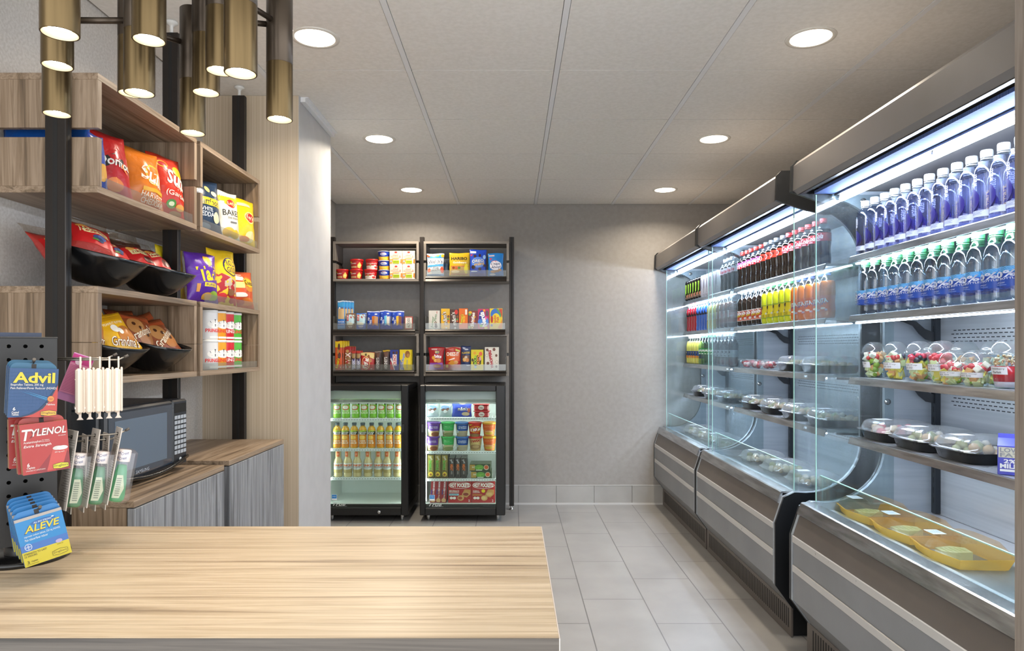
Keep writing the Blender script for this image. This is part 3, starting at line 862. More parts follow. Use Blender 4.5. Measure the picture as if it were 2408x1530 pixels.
# ------------------------------------------------------------------ back wall: posts, cubbies, trays and boxed snacks
post('black slotted post between the two back wall bays', -.692, 5.285, .034, .034, .03, 2.087, False)
post('black slotted post at the right end of the back wall bays', -.006, 5.285, .036, .034, .03, 2.087, False)
post('black slotted post behind the white wall end', -1.375, 5.285, .034, .034, .03, 2.087, False)
YF = 5.20
BK = .24
def NG(z): return z
cubby('upper back-wall cubby holding soup tubs and noodle cups', MBk(-1.355, YF), .648, BK, 1.741, 2.043, (1.879, 1.899), G_X, ws=G_Z)
cubby('upper back-wall cubby holding four pouches', MBk(-.670, YF), .644, BK, 1.741, 2.043, (1.879, 1.899), G_X, ws=G_Z)
cubby('lower back-wall cubby below the toaster pastries', MBk(-1.355, YF), .648, BK, 1.026, 1.345, (1.178, 1.200), G_X, ws=G_Z)
cubby('lower back-wall cubby below the movie candy boxes', MBk(-.670, YF), .644, BK, 1.026, 1.345, (1.178, 1.200), G_X, ws=G_Z)

def xz(px, py, Y): return ((px-CX)*Y/FPX, EYE-(py-CY)*Y/FPX)
YT = 5.175                                    # front plane of the trays
def tray(lab, x0, x1, z, xs, black=True, bh=.10):
    """merchandiser tray: dark sloped front rail, clear front and dividers, standing at height z"""
    t = thing('merchandiser_tray', lab, 'tray', ((x0+x1)/2, YT, z), group='clear-front trays on the back shelves')
    w = (x1-x0)/2
    b = MB(); b.prism([(-.004, -.004), (-.010, -.012), (-.006, -.022), (-.016, -.040), (0.0, -.042), (.02, -.006), (.22, -.006), (.22, -.002), (0, -.002)], 'x', -w, w, M_POST)
    b.build('rail', t)
    b = MB(); b.box(-w+.002, w-.002, -.0025, -.0005, -.001, .045, M_ACRYL); b.build('front_lip', t)
    for x in xs:
        b = MB(); b.box(x-(x0+x1)/2-.0006, x-(x0+x1)/2+.0006, .001, .20, -.001, bh, M_ACRYL); b.build('divider', t)
    b = MB(); b.box(-w+.004, w-.004, .0, .21, -.0018, -.0006, M_ACRYL); b.build('base_sheet', t)
    return t
def wx(px): return (px-CX)*YT/FPX
TZ = {'RU': EYE+(820-649)*YT/FPX, 'LM': EYE+(820-774)*YT/FPX, 'RM': EYE+(820-773.5)*YT/FPX, 'LL': EYE-(870.5-820)*YT/FPX, 'RL': EYE-(870.5-820)*YT/FPX}
tray('dark-fronted tray under the four pouches in the upper cubby', wx(1001), wx(1191), TZ['RU'], [wx(p) for p in (1001.5, 1050, 1100, 1145, 1190)])
tray('dark-fronted tray under the blue toaster pastry packs', wx(783), wx(976), TZ['LM'], [wx(p) for p in (784, 811, 835, 861, 891, 919, 948, 975)])
tray('dark-fronted tray under the movie candy boxes', wx(1000), wx(1188), TZ['RM'], [wx(p) for p in (1001, 1187)])
tray('dark-fronted tray under the chocolate bars', wx(784), wx(974), TZ['LL'], [wx(p) for p in (785, 805, 825, 846, 879, 897, 915, 938, 973)])
tray('dark-fronted tray under the cracker pouches', wx(1001), wx(1190), TZ['RL'], [wx(p) for p in (1002, 1045, 1084, 1108, 1139, 1189)])

# ---- the packs; each is given by its left and right edge on the shelf front and its height
def fit(px0, px1, py0, py1, Y=YT): return (px0+px1)/2, abs(px1-px0)*Y/FPX, abs(py1-py0)*Y/FPX
def rowbox(lab, name, cat, grp, key, px0, px1, py0, py1, D, col, items, side=None, dy=.006, turn=0.0, z=None, copies=(), kind='box', T=None, seed=1, **k):
    """copies: labels of further packs standing behind, each with its x offset"""
    c, W, H = fit(px0, px1, py0, py1)
    if kind == 'box': o = carton(name, W, H, D, col, items, side)
    else: o = bag(name, W, H, T or D, col, items, seed=seed, **k)
    y = YT+dy+D/2
    zz = (TZ[key] if z is None else z)+.0006
    place(o, wx(c), y, zz, turn, -.02 if kind != 'box' else 0)
    tag(o, lab, cat, grp)
    for i, (l2, dx) in enumerate(copies):
        p = dup(o, (wx(c)+dx*(i+1), y+(D+.004)*(i+1), zz), None, l2)
    return o
# upper left cubby: tubs of soup, macaroni cups and boxed noodles
ZB = 1.741+.018+.0005
G = 'tubs and cups in the upper back-wall cubby'
def soup(col, it): return cup_thing('soup_tub', '', 'tub', .040, .0475, .076, col, '#c8201e', it, G, .013)
it_noodle = [('r', .18, .30, .56, .86, '#a8141a'), ('t', 'CHUNKY', .36, .66, .36, .14, '#f4efe6', 0, .02), ('r', .2, .16, .55, .36, '#f0c890'), ('t', 'CHICKEN', .37, .26, .32, .1, '#7a2a14'), ('p', [(.6, .2), (.74, .1), (.84, .5), (.72, .86), (.6, .5)], '#f0d060'), ('e', .7, .45, .06, .12, '#fbe9a0'), ('e', .2, .82, .08, .08, '#f2d030')]
it_camp = [('r', .1, .0, .9, .42, '#f0ece6'), ('t', "Campbell's", .5, .66, .66, .22, '#f6f2ea', 0, .0, .35), ('e', .45, .44, .07, .1, '#b59a5a'), ('t', 'Creamy Tomato', .42, .22, .46, .09, '#a8241e'), ('e', .76, .25, .1, .16, '#c8342a'), ('e', .7, .42, .08, .1, '#e9e2d6')]
def sx(px, Y=5.26): return (px-CX)*Y/FPX
s1 = soup('#b5161a', it_noodle); place(s1, sx(805.5), 5.262, ZB); s1['label'] = 'red noodle soup tub standing alone beside the cubby side'
dup(s1, (sx(838.5), 5.262, ZB), None, 'red noodle soup tub at the bottom of the stack of two')
dup(s1, (sx(839), 5.263, ZB+.0765), None, 'red noodle soup tub on top of its twin')
s2 = soup('#c01c1c', it_camp); place(s2, sx(872), 5.262, ZB, -.12); s2['label'] = 'red tomato soup tub with white base band, lower of two'
dup(s2, (sx(875), 5.264, ZB+.0765), (0, 0, .05), 'red tomato soup tub with white base band, upper of two')
mc = cup_thing('macaroni_cup', '', 'cup', .037, .0465, .071, '#1f3fa8', '#d8dade',
     [('e', .5, .70, .17, .17, '#e9edf6'), ('t', 'KRAFT', .5, .84, .2, .08, '#c8302a'), ('t', 'MAC', .5, .72, .24, .11, '#1f3fa8'), ('t', 'CHEESE', .5, .6, .26, .09, '#1f3fa8'), ('p', [(.14, .48), (.40, .40), (.6, .40), (.86, .48), (.82, .02), (.18, .02)], '#f0b01e'), ('e', .55, .2, .2, .1, '#e8c24a'), ('e', .4, .3, .14, .06, '#f6cf5a')], G, .004, .56)
place(mc, sx(905), 5.262, ZB); mc['label'] = 'blue macaroni cup at the bottom of the stack of three'
dup(mc, (sx(904.5), 5.262, ZB+.0715), None, 'blue macaroni cup in the middle of the stack of three')
dup(mc, (sx(903.5), 5.262, ZB+.143), None, 'blue macaroni cup on top of the stack of three')
NB = [('r', .0, .86, 1, 1, '#e8e0cc'), ('e', .5, .90, .12, .06, '#c8342a'), ('t', 'CUP', .5, .74, .5, .14, '#e2702a', 0, .05), ('t', 'NOODLES', .5, .60, .84, .15, '#d9602a', 0, .05), ('t', 'CUP', .5, .74, .48, .12, '#f6ece0', 0, .0), ('t', 'NOODLES', .5, .60, .82, .12, '#fbe4d8', 0, .0), ('p', [(0, .40), (.3, .44), (.2, .1), (0, .08)], '#e8914a'), ('p', [(1, .40), (.9, .44), (.86, .16), (1, .1)], '#e07a2a'), ('e', .5, .45, .3, .04, '#efa86a'), ('r', .26, .10, .78, .33, '#a8b81c'), ('t', 'CHICKEN', .52, .22, .4, .09, '#3f6a1c'), ('e', .12, .26, .07, .06, '#8fb4c8')]
nb = carton('noodle_cup_box', .0935, .1065, .09, '#efe0cc', NB)
tag(nb, 'white and orange noodle box, bottom of the stack beside the macaroni cups', 'noodle box', G)
YN = 5.262; place(nb, sx(933.5), YN, ZB)
dup(nb, (sx(963), YN, ZB), None, 'white and orange noodle box, bottom of the stack beside the cubby side')
dup(nb, (sx(933), YN, ZB+.107), None, 'white and orange noodle box, top of the stack beside the macaroni cups')
dup(nb, (sx(963), YN, ZB+.107), None, 'white and orange noodle box, top of the stack beside the cubby side')

# upper right cubby: pouches
G = 'pouches in the upper back-wall cubby'
rowbox('white and blue fruit snack pouch beside the cubby side', 'snack_pouch', 'pouch', G, 'RU', 1003, 1044, 596, 649.5, .03, '#d9e2ea',
       [('r', .02, .80, .98, .96, '#2f8fd0'), ('e', .1, .9, .12, .07, '#e2512a'), ('e', .62, .93, .12, .06, '#8fbf3a'), ('e', .92, .9, .1, .07, '#f0a020'), ('p', [(.02, .74), (.98, .80), (.98, .56), (.02, .48)], '#f2efe8'), ('t', "Welch's", .5, .64, .86, .17, '#27365c', 4, .01), ('p', [(.02, .47), (.98, .54), (.98, .46), (.02, .40)], '#4aa0d8'), ('t', 'Fruit', .52, .38, .34, .10, '#6a5a4a', 6, 0, .2), ('t', 'Snacks', .52, .28, .56, .11, '#6a5a4a', 6, 0, .2), ('e', .9, .28, .1, .14, '#e2512a'), ('e', .12, .26, .1, .09, '#e86a4a'), ('e', .2, .12, .09, .06, '#f4f0e8'), ('r', .02, .03, .98, .09, '#3a86c8')], kind='bag', T=.028, seed=61)
rowbox('gold gummy candy pouch second in the upper cubby', 'candy_pouch', 'pouch', G, 'RU', 1056, 1105, 594, 649, .03, '#c8a31c',
       [('t', 'HARIBO', .48, .76, .78, .13, '#1d1a14', 0, .03), ('t', 'Goldbears', .5, .59, .66, .09, '#f2ead2', 0, .02), ('r', .06, .42, .94, .44, '#c8342a'), ('r', .06, .10, .94, .42, '#b5924a'), ('e', .2, .36, .07, .05, '#8a3a1c'), ('e', .34, .35, .07, .05, '#c85a2a'), ('e', .48, .36, .07, .05, '#5a7a2a'), ('e', .3, .2, .2, .06, '#d8c49a'), ('e', .82, .3, .1, .2, '#d8c81c'), ('e', .84, .46, .07, .07, '#d8c81c'), ('r', .06, .08, .94, .10, '#b5342a')], kind='bag', T=.026, seed=62, pinch=.03)
rowbox('royal blue mini sandwich cookie pouch, tallest in the upper cubby', 'cookie_pouch', 'pouch', G, 'RU', 1104, 1144, 586, 649, .035, '#1f46b8',
       [('r', .03, .86, .38, .93, '#e9e4ea'), ('p', [(.03, .82), (.2, .82), (.06, .74)], '#c8304a'), ('e', .3, .75, .09, .06, '#3a2420'), ('e', .6, .78, .07, .06, '#3a2420'), ('e', .88, .72, .09, .08, '#9fc4ea'), ('e', .5, .52, .42, .2, '#5a86d8'), ('t', 'OREO', .48, .57, .76, .13, '#14224a', 4, .05), ('t', 'OREO', .48, .57, .74, .11, '#f2f4f8', 4, .01), ('t', 'mini', .56, .46, .6, .11, '#f0b81e', 8, .02), ('e', .2, .34, .13, .07, '#33211e'), ('e', .6, .27, .1, .06, '#33211e'), ('e', .9, .4, .08, .05, '#33211e'), ('r', .08, .16, .44, .20, '#c9d8f0'), ('r', .05, .03, .95, .11, '#27349a')], kind='bag', T=.034, seed=63, turn=.06)
rowbox('sky blue chocolate chip cookie pouch at the far right of upper cubby', 'cookie_pouch', 'pouch', G, 'RU', 1147, 1184, 594, 648.5, .03, '#1f78c4',
       [('r', .04, .86, .42, .92, '#c9b8c0'), ('p', [(.08, .78), (.28, .78), (.14, .68)], '#c8304a'), ('t', 'CHEWY', .42, .64, .4, .07, '#d83a2a', 0, .02), ('e', .5, .46, .40, .2, '#e9e6ee'), ('t', 'Chips', .48, .52, .62, .14, '#1d3a6a', 4, .02), ('t', 'Ahoy!', .52, .38, .64, .14, '#1d3a6a', 4, .02), ('e', .36, .2, .2, .06, '#b5814a'), ('e', .6, .22, .16, .05, '#a8743e'), ('e', .78, .27, .12, .05, '#b5814a'), ('e', .3, .08, .2, .04, '#d8ddea')], kind='bag', T=.03, seed=64, turn=-.05)
o = bag('snack_pouch', .07, .14, .02, '#2a3038', [('r', .3, .3, .7, .7, '#1f5a8a')], seed=65); place(o, wx(1047), YT+.07, TZ['RU']+.001, .1)
tag(o, 'dark pouch half hidden behind the white fruit snack pouch', 'pouch', G)

# middle left tray
G = 'bars and pastries in the middle tray'
RK = [('r', .05, .80, .95, .93, '#3fa0dc'), ('e', .3, .74, .1, .035, '#e9e0e2'), ('e', .65, .73, .1, .035, '#7a3a2c'), ('r', .10, .36, .92, .72, '#cdae7e'), ('r', .05, .12, .95, .35, '#2a6fc0'), ('t', 'RICE', .5, .26, .8, .05, '#f2f2f2', 0, .02), ('t', 'KRISPIES', .5, .18, .8, .04, '#f2f2f2'), ('r', .02, .955, .98, .99, '#e9ecf0')]
rowbox('tall blue crisped rice bar wrapper, front of its file', 'snack_bar', 'snack bar', G, 'LM', 792.5, 810, 706.5, 774, .016, '#3f8fd0', RK, kind='bag', T=.016, seed=66, pinch=.0,
       copies=[('tall blue crisped rice bar wrapper, '+q+' in its file', .018) for q in ('second', 'third', 'fourth')])
def clif(base, low): return [('r', .04, .36, .96, .93, '#b9d8e2'), ('e', .45, .33, .4, .10, '#e6e2d2'), ('p', [(.6, .93), (.96, .93), (.96, .66)], '#a8744a'), ('r', .08, .52, .32, .9, '#c8202a'), ('t', 'CLIF', .2, .71, .15, .30, '#f6f2ee', 90, .03), ('p', [(.5, .76), (.62, .84), (.72, .68), (.6, .7)], '#b5342a'), ('r', .30, .26, .70, .35, '#efe6c8'), ('r', .04, .03, .96, .26, low), ('r', .25, .16, .75, .20, '#e9e6e0'), ('r', .3, .09, .7, .12, '#cfcac4')]
rowbox('energy bar wrapper with brown lower band', 'energy_bar', 'snack bar', G, 'LM', 813, 832.5, 736.5, 774, .02, '#6a4634', clif(0, '#5a3a2e'), kind='bag', T=.018, seed=67, pinch=.0, copies=[('energy bar wrapper right behind the brown-banded one', .002)])
rowbox('energy bar wrapper with blue lower band', 'energy_bar', 'snack bar', G, 'LM', 837, 858.5, 736, 774, .02, '#3f6fc0', clif(0, '#3a62b8'), kind='bag', T=.018, seed=68, pinch=.0, copies=[('energy bar wrapper right behind the blue-banded one', .002)])
def pop(a, bb): return [('r', .0, .94, 1, .99, '#e2e6ee'), ('p', [(.42, .70), (.66, .74), (.64, .24), (.46, .20)], a), ('p', [(.64, .74), (.94, .68), (.92, .18), (.66, .26)], bb), ('t', 'POP', .15, .56, .17, .17, '#f4f6fa', 80, .04), ('t', 'TARTS', .31, .38, .17, .26, '#f4f6fa', 80, .04), ('r', .12, .80, .26, .86, '#6f8fe0'), ('r', .66, .8, .86, .86, '#dfe6f6'), ('r', .05, .02, .95, .06, '#1c37a0')]
for (a, c), lab, a1, b1, tp, sd in (((862, 890), 'blue toaster pastry pack with orange and tan pastry', '#c8742a', '#b98a5a', 731.5, 71), ((892.5, 917.5), 'blue toaster pastry pack with light blue and white pastry', '#6fc0e4', '#d9d0c0', 730, 72), ((920, 946), 'blue toaster pastry pack with yellow and brown pastry', '#e0b01e', '#7a4628', 731, 73)):
    rowbox(lab, 'pastry_pack', 'pastry pack', G, 'LM', a, c, tp, 774.5, .026, '#2247b4', pop(a1, b1), kind='bag', T=.024, seed=sd, pinch=.02, copies=[('pack standing behind the '+lab, .006)])
rowbox('small white mint tin with red border at the end of middle tray', 'mint_tin', 'mint tin', G, 'LM', 951.5, 970, 744, 774, .018, '#b8564a', [('r', .10, .08, .90, .92, '#e9e4da'), ('t', 'ALTOIDS', .5, .5, .34, .72, '#3a3634', 90, .01), ('r', .74, .4, .77, .6, '#8a8680')])

# middle right tray: candy boxes
G = 'movie candy boxes in the middle tray'
rowbox('white mint candy box with green lettering', 'candy_box', 'candy box', G, 'RM', 1008, 1034, 730, 773.5, .018, '#d4d0c8', [('t', 'Junior', .36, .38, .26, .62, '#2f7a35', 84, .01), ('t', 'Mints', .60, .62, .22, .36, '#2f7a35', 84, .0), ('e', .62, .34, .1, .07, '#5a3a2a'), ('e', .64, .24, .1, .07, '#3f2a20'), ('e', .66, .14, .13, .08, '#4f3426'), ('e', .62, .34, .04, .03, '#e9e2d6'), ('r', .70, .84, .78, .96, '#c8908a'), ('r', .08, .2, .11, .8, '#b5b0a6')], '#bcb8b0')
def mm(c): return [('t', "m&m's", .42, .52, .56, .68, '#3a2018', 97, .09), ('t', "m&m's", .42, .52, .50, .66, '#e6dfd6', 97, .02), ('e', .72, .86, .2, .12, '#d8b03a' if c == 'y' else '#c8281e'), ('e', .84, .62, .12, .07, '#7a4a2a'), ('e', .82, .48, .12, .06, '#5a8f3a'), ('e', .84, .40, .1, .05, '#c8502a'), ('e', .6, .06, .12, .04, '#d8cfc4')]
rowbox('yellow candy box second in the middle tray', 'candy_box', 'candy box', G, 'RM', 1037, 1057.5, 726, 774, .02, '#e6b012', mm('y'), '#c08f10')
rowbox('dark brown candy box beside the yellow one', 'candy_box', 'candy box', G, 'RM', 1058, 1078.5, 727.5, 774, .02, '#4a2c22', mm('b'), '#3a221a')
rowbox('bright orange candy box with yellow lettering', 'candy_box', 'candy box', G, 'RM', 1079, 1100, 725.5, 774, .022, '#e06a14', [('t', "Reese's", .28, .48, .36, .50, '#2a140a', 82, .06), ('t', "Reese's", .28, .48, .34, .48, '#f2d81e', 82, .02), ('t', 'PIECES', .58, .48, .2, .32, '#f2d81e', 88, .02), ('r', .70, .70, .92, .95, '#e9e2d8')], '#b5520e')
rowbox('maroon chewy candy box with white lettering', 'candy_box', 'candy box', G, 'RM', 1102, 1122.5, 731, 774, .02, '#7a2a28', [('e', .18, .9, .2, .08, '#e8b01e'), ('e', .14, .8, .16, .06, '#6aa84f'), ('t', 'Skittles', .46, .52, .40, .78, '#f4ece4', 85, .04), ('e', .7, .66, .1, .04, '#e8b01e'), ('e', .64, .44, .1, .04, '#d8702a'), ('e', .72, .3, .1, .05, '#9a6ab8'), ('e', .1, .1, .12, .08, '#8fae3a'), ('e', .4, .08, .12, .05, '#d8b04a')])
rowbox('pink crunchy candy box with blue splash', 'candy_box', 'candy box', G, 'RM', 1123.5, 1150, 726.5, 774, .02, '#c02a5c', [('e', .36, .52, .30, .42, '#27399a'), ('e', .2, .36, .2, .14, '#3a7fd0'), ('e', .56, .92, .1, .06, '#f0a020'), ('e', .82, .78, .12, .14, '#5a4a5e'), ('e', .82, .36, .14, .2, '#4a86d8'), ('e', .7, .54, .12, .08, '#e85a9a'), ('t', 'Nerds', .46, .48, .46, .74, '#f2f4fa', 102, .05), ('e', .3, .16, .14, .07, '#8fbf3a'), ('e', .72, .06, .16, .05, '#e8d02a')])
rowbox('yellow chewy fish candy box at the end of the middle tray', 'candy_box', 'candy box', G, 'RM', 1151.5, 1181.5, 725, 773.5, .02, '#e8c81c', [('p', [(.7, .98), (.98, .98), (.98, .55), (.86, .7)], '#c8452a'), ('p', [(.98, .5), (.98, .03), (.6, .03), (.86, .3)], '#e08a2a'), ('e', .46, .70, .40, .30, '#2a6fc4'), ('p', [(.5, .98), (.66, .98), (.9, .72), (.86, .56), (.7, .8)], '#4f9a4a'), ('e', .50, .47, .33, .30, '#e8cf1e'), ('e', .17, .47, .10, .17, '#b52a28'), ('t', 'Swedish', .40, .46, .2, .42, '#c8283a', 90, .02), ('t', 'Fish', .62, .46, .2, .26, '#c8283a', 90, .02), ('e', .16, .18, .08, .06, '#4a5ab0')])

# lower left tray: chocolate bars
G = 'chocolate bars in the lower tray'
rowbox('tall orange peanut butter cup wrapper, front of its file', 'candy_bar', 'candy bar', G, 'LL', 787, 803.5, 801.5, 870.5, .014, '#d8551a', [('r', .0, .78, 1, .99, '#e8c81a'), ('e', .55, .80, .16, .12, '#5a3626'), ('e', .62, .5, .22, .11, '#5a3626'), ('e', .42, .64, .14, .09, '#b5803a'), ('t', "Reese's", .34, .24, .44, .36, '#241208', 80, .06), ('t', "Reese's", .34, .24, .42, .34, '#f2d81e', 80, .02), ('e', .8, .1, .1, .03, '#c9b8a8')], kind='bag', T=.013, seed=81, pinch=.0,
       copies=[('tall orange and yellow wrapper, '+q+' in its file', .014) for q in ('second', 'third', 'fourth')])
rowbox('red and gold caramel bar wrapper with white lettering', 'candy_bar', 'candy bar', G, 'LL', 810, 824.5, 814, 870.5, .016, '#8f6a3e', [('r', .0, .74, 1, .98, '#a81a1e'), ('e', .4, .80, .3, .06, '#c89a5a'), ('t', 'TWIX', .5, .40, .86, .70, '#a81a1e', 90, .07), ('t', 'TWIX', .5, .40, .80, .68, '#f0e8dc', 90, .02)], kind='bag', T=.015, seed=82, pinch=0, copies=[('dark red wrapper right behind the red and gold bar', .014), ('dark red wrapper farthest behind the red and gold bar', .014)])
for (a, c), lab, sd in (((826, 835.5), 'brown nougat bar with blue and white slanted lettering, left one', 83), ((837.5, 847.5), 'brown nougat bar with blue and white slanted lettering, right one', 84)):
    rowbox(lab, 'candy_bar', 'candy bar', G, 'LL', a, c, 824, 870.5, .014, '#5f3a28', [('r', .0, .86, 1, .99, '#c0342a'), ('r', .1, .62, .9, .84, '#a8875a'), ('p', [(.08, .04), (.9, .08), (.92, .60), (.1, .56)], '#e6e4ea'), ('t', 'SNICKERS', .5, .32, .62, .50, '#2b3c96', 88, .03)], kind='bag', T=.012, seed=sd, pinch=0, copies=[('dark wrapper behind the '+lab.split(', ')[1]+' of the nougat bars', .012)])
rowbox('red wafer bar wrapper with cream top corner and white oval name', 'candy_bar', 'candy bar', G, 'LL', 847.5, 879.5, 828, 870.5, .02, '#b81e1e', [('p', [(.0, .98), (.98, .98), (.98, .62), (.5, .76), (.0, .84)], '#e9d08a'), ('r', .3, .80, .44, .92, '#6a5a34'), ('e', .58, .68, .1, .18, '#9a5a34'), ('e', .72, .54, .1, .1, '#b87a44'), ('e', .38, .40, .30, .36, '#e9d08a'), ('e', .38, .40, .26, .32, '#b81e1e'), ('t', 'KitKat', .38, .38, .36, .60, '#f4f0ea', 80, .05, .1), ('e', .78, .08, .08, .03, '#d8b8a8')], kind='bag', T=.018, seed=85, pinch=.0, copies=[('red wafer bar wrapper behind the front one', .004)])
for (a, c), tp, lab, top, sd in (((881, 894.5), 825, 'brown milk chocolate bar with silver capitals', '#8a7a72', 86), ((899.5, 914.5), 822.5, 'dark brown almond chocolate bar with gold foil tip', '#d8b02a', 87)):
    rowbox(lab, 'candy_bar', 'candy bar', G, 'LL', a, c, tp, 870.5, .014, '#3d2620', [('r', .0, .92, 1, .99, top), ('p', [(.1, .9), (.9, .9), (.7, .66), (.4, .64)], '#6a4a3e'), ('t', "HERSHEY'S", .46, .36, .5, .58, '#d8d4d0', 90, .03)], kind='bag', T=.013, seed=sd, pinch=0, copies=[('bar standing behind the '+lab, .005)])
rowbox('navy crisped rice chocolate box with red and white lettering', 'candy_bar', 'candy bar', G, 'LL', 917, 937.5, 822.5, 870.5, .018, '#2a3a8f', [('e', .4, .86, .12, .06, '#4a2a24'), ('e', .75, .86, .14, .08, '#5a3a2e'), ('p', [(.02, .02), (.50, .02), (.14, .62), (.02, .60)], '#b5404a'), ('p', [(.02, .5), (.14, .62), (.56, .02), (.46, .02), (.02, .56)], '#e9e6e4'), ('r', .30, .22, .76, .78, '#f0ece8'), ('t', 'CRUNCH', .53, .50, .36, .52, '#c0202a', 92, .03)])
rowbox('bright yellow peanut butter candy box at the end of the lower tray', 'candy_bar', 'candy bar', G, 'LL', 939.5, 966, 822, 870.5, .022, '#e6cd1a', [('e', .70, .78, .22, .17, '#8f5a28'), ('e', .76, .72, .14, .09, '#b5803a'), ('p', [(.03, .02), (.42, .02), (.1, .5), (.03, .5)], '#5a6aa8'), ('t', 'Butterfinger', .30, .44, .30, .82, '#f4f0e0', 82, .06), ('t', 'Butterfinger', .30, .44, .27, .80, '#2a56b0', 82, .015), ('t', 'peanut butter', .66, .30, .16, .42, '#5a8fb0', 88)], copies=[('bright yellow box behind the one at the end of the lower tray', .006)])
# lower right tray
G = 'crackers, nuts and candies in the lower tray'
rowbox('red sandwich cracker pouch with purple base at the start of the lower tray', 'cracker_pouch', 'pouch', G, 'RL', 1006, 1045, 816, 870.5, .03, '#a8141e', [('r', .2, .88, .55, .94, '#d8a8a8'), ('e', .56, .78, .16, .07, '#2f5a8f'), ('t', 'RITZ', .56, .78, .26, .08, '#f0d02a', 0, .03), ('t', 'bits', .62, .60, .52, .14, '#f2e8f0', -4, .04), ('e', .3, .54, .12, .08, '#d89a3a'), ('e', .46, .42, .14, .07, '#e0a84a'), ('e', .66, .42, .18, .09, '#c8802a'), ('r', .06, .03, .94, .32, '#8a4aa8'), ('e', .56, .18, .26, .08, '#c87a3a'), ('r', .4, .14, .7, .20, '#e0b08a')], kind='bag', T=.03, seed=91, pinch=.16)
rowbox('red and orange cheese cracker pouch with white lettering', 'cracker_pouch', 'pouch', G, 'RL', 1046, 1083.5, 816, 870.5, .03, '#b52018', [('r', .03, .965, .97, .99, '#d8c8b8'), ('r', .06, .40, .94, .78, '#cf5a1c'), ('p', [(.66, .92), (.95, .86), (.95, .78), (.66, .84)], '#d8cf6a'), ('t', 'CHEEZ-IT', .48, .70, .80, .16, '#f4ece2', 0, .03), ('p', [(.24, .46), (.62, .54), (.62, .49), (.24, .42)], '#f0e6da'), ('p', [(.18, .30), (.46, .46), (.72, .30), (.46, .18)], '#d8912a'), ('e', .7, .34, .14, .08, '#d8a05a'), ('r', .05, .12, .2, .24, '#c8b05a'), ('r', .05, .03, .95, .11, '#9a1c22')], kind='bag', T=.028, seed=92, pinch=.05)
rowbox('slim navy mixed nut pouch with crinkled top', 'nut_pouch', 'pouch', G, 'RL', 1084, 1107, 813.5, 870.5, .026, '#223566', [('e', .3, .92, .14, .05, '#aab4cc'), ('e', .55, .86, .2, .03, '#c9ced8'), ('t', 'PLANTERS', .5, .72, .86, .08, '#d8b83a', 4, .03), ('r', .1, .34, .9, .62, '#6a4630'), ('e', .34, .44, .18, .08, '#d8b070'), ('e', .64, .42, .18, .08, '#c8803a'), ('e', .5, .54, .16, .05, '#c9b8a8'), ('r', .56, .18, .9, .22, '#b8c0d4')], kind='bag', T=.024, seed=93, pinch=.04)
rowbox('yellow-green sour candy box', 'candy_box', 'candy box', G, 'RL', 1107.5, 1136.5, 822, 870.5, .02, '#d8c814', [('p', [(.16, .32), (.3, .7), (.52, .72), (.7, .7), (.82, .5), (.8, .3), (.5, .24), (.34, .2)], '#1d1a10'), ('t', 'SOUR', .36, .50, .22, .46, '#a8cf2a', 88, .05), ('t', 'PATCH', .60, .50, .24, .50, '#e89a2a', 88, .05), ('e', .3, .84, .12, .07, '#e0a01e'), ('e', .78, .80, .14, .1, '#e0603a'), ('e', .74, .56, .07, .09, '#d88ab8'), ('e', .36, .16, .1, .06, '#8fb4d8'), ('e', .12, .5, .08, .08, '#3a3a10')])
rowbox('white malted milk ball box, last in the lower tray', 'candy_box', 'candy box', G, 'RL', 1140, 1173, 816, 870.5, .02, '#d9d4c8', [('e', .18, .88, .1, .06, '#6a3e30'), ('e', .66, .90, .1, .07, '#6a3e30'), ('e', .14, .64, .1, .07, '#b5a898'), ('e', .14, .64, .07, .05, '#e0dacc'), ('e', .82, .64, .08, .06, '#6a3e30'), ('e', .22, .30, .1, .07, '#6a3e30'), ('e', .86, .36, .1, .07, '#b5a898'), ('e', .86, .36, .07, .05, '#e0dacc'), ('e', .82, .16, .07, .05, '#5a3528'), ('p', [(.26, .90), (.46, .92), (.62, .06), (.42, .04)], '#f0ece4'), ('t', 'WHOPPERS', .44, .48, .22, .80, '#3a1a20', 99, .07), ('t', 'WHOPPERS', .44, .48, .20, .79, '#c0202e', 99, .03)])

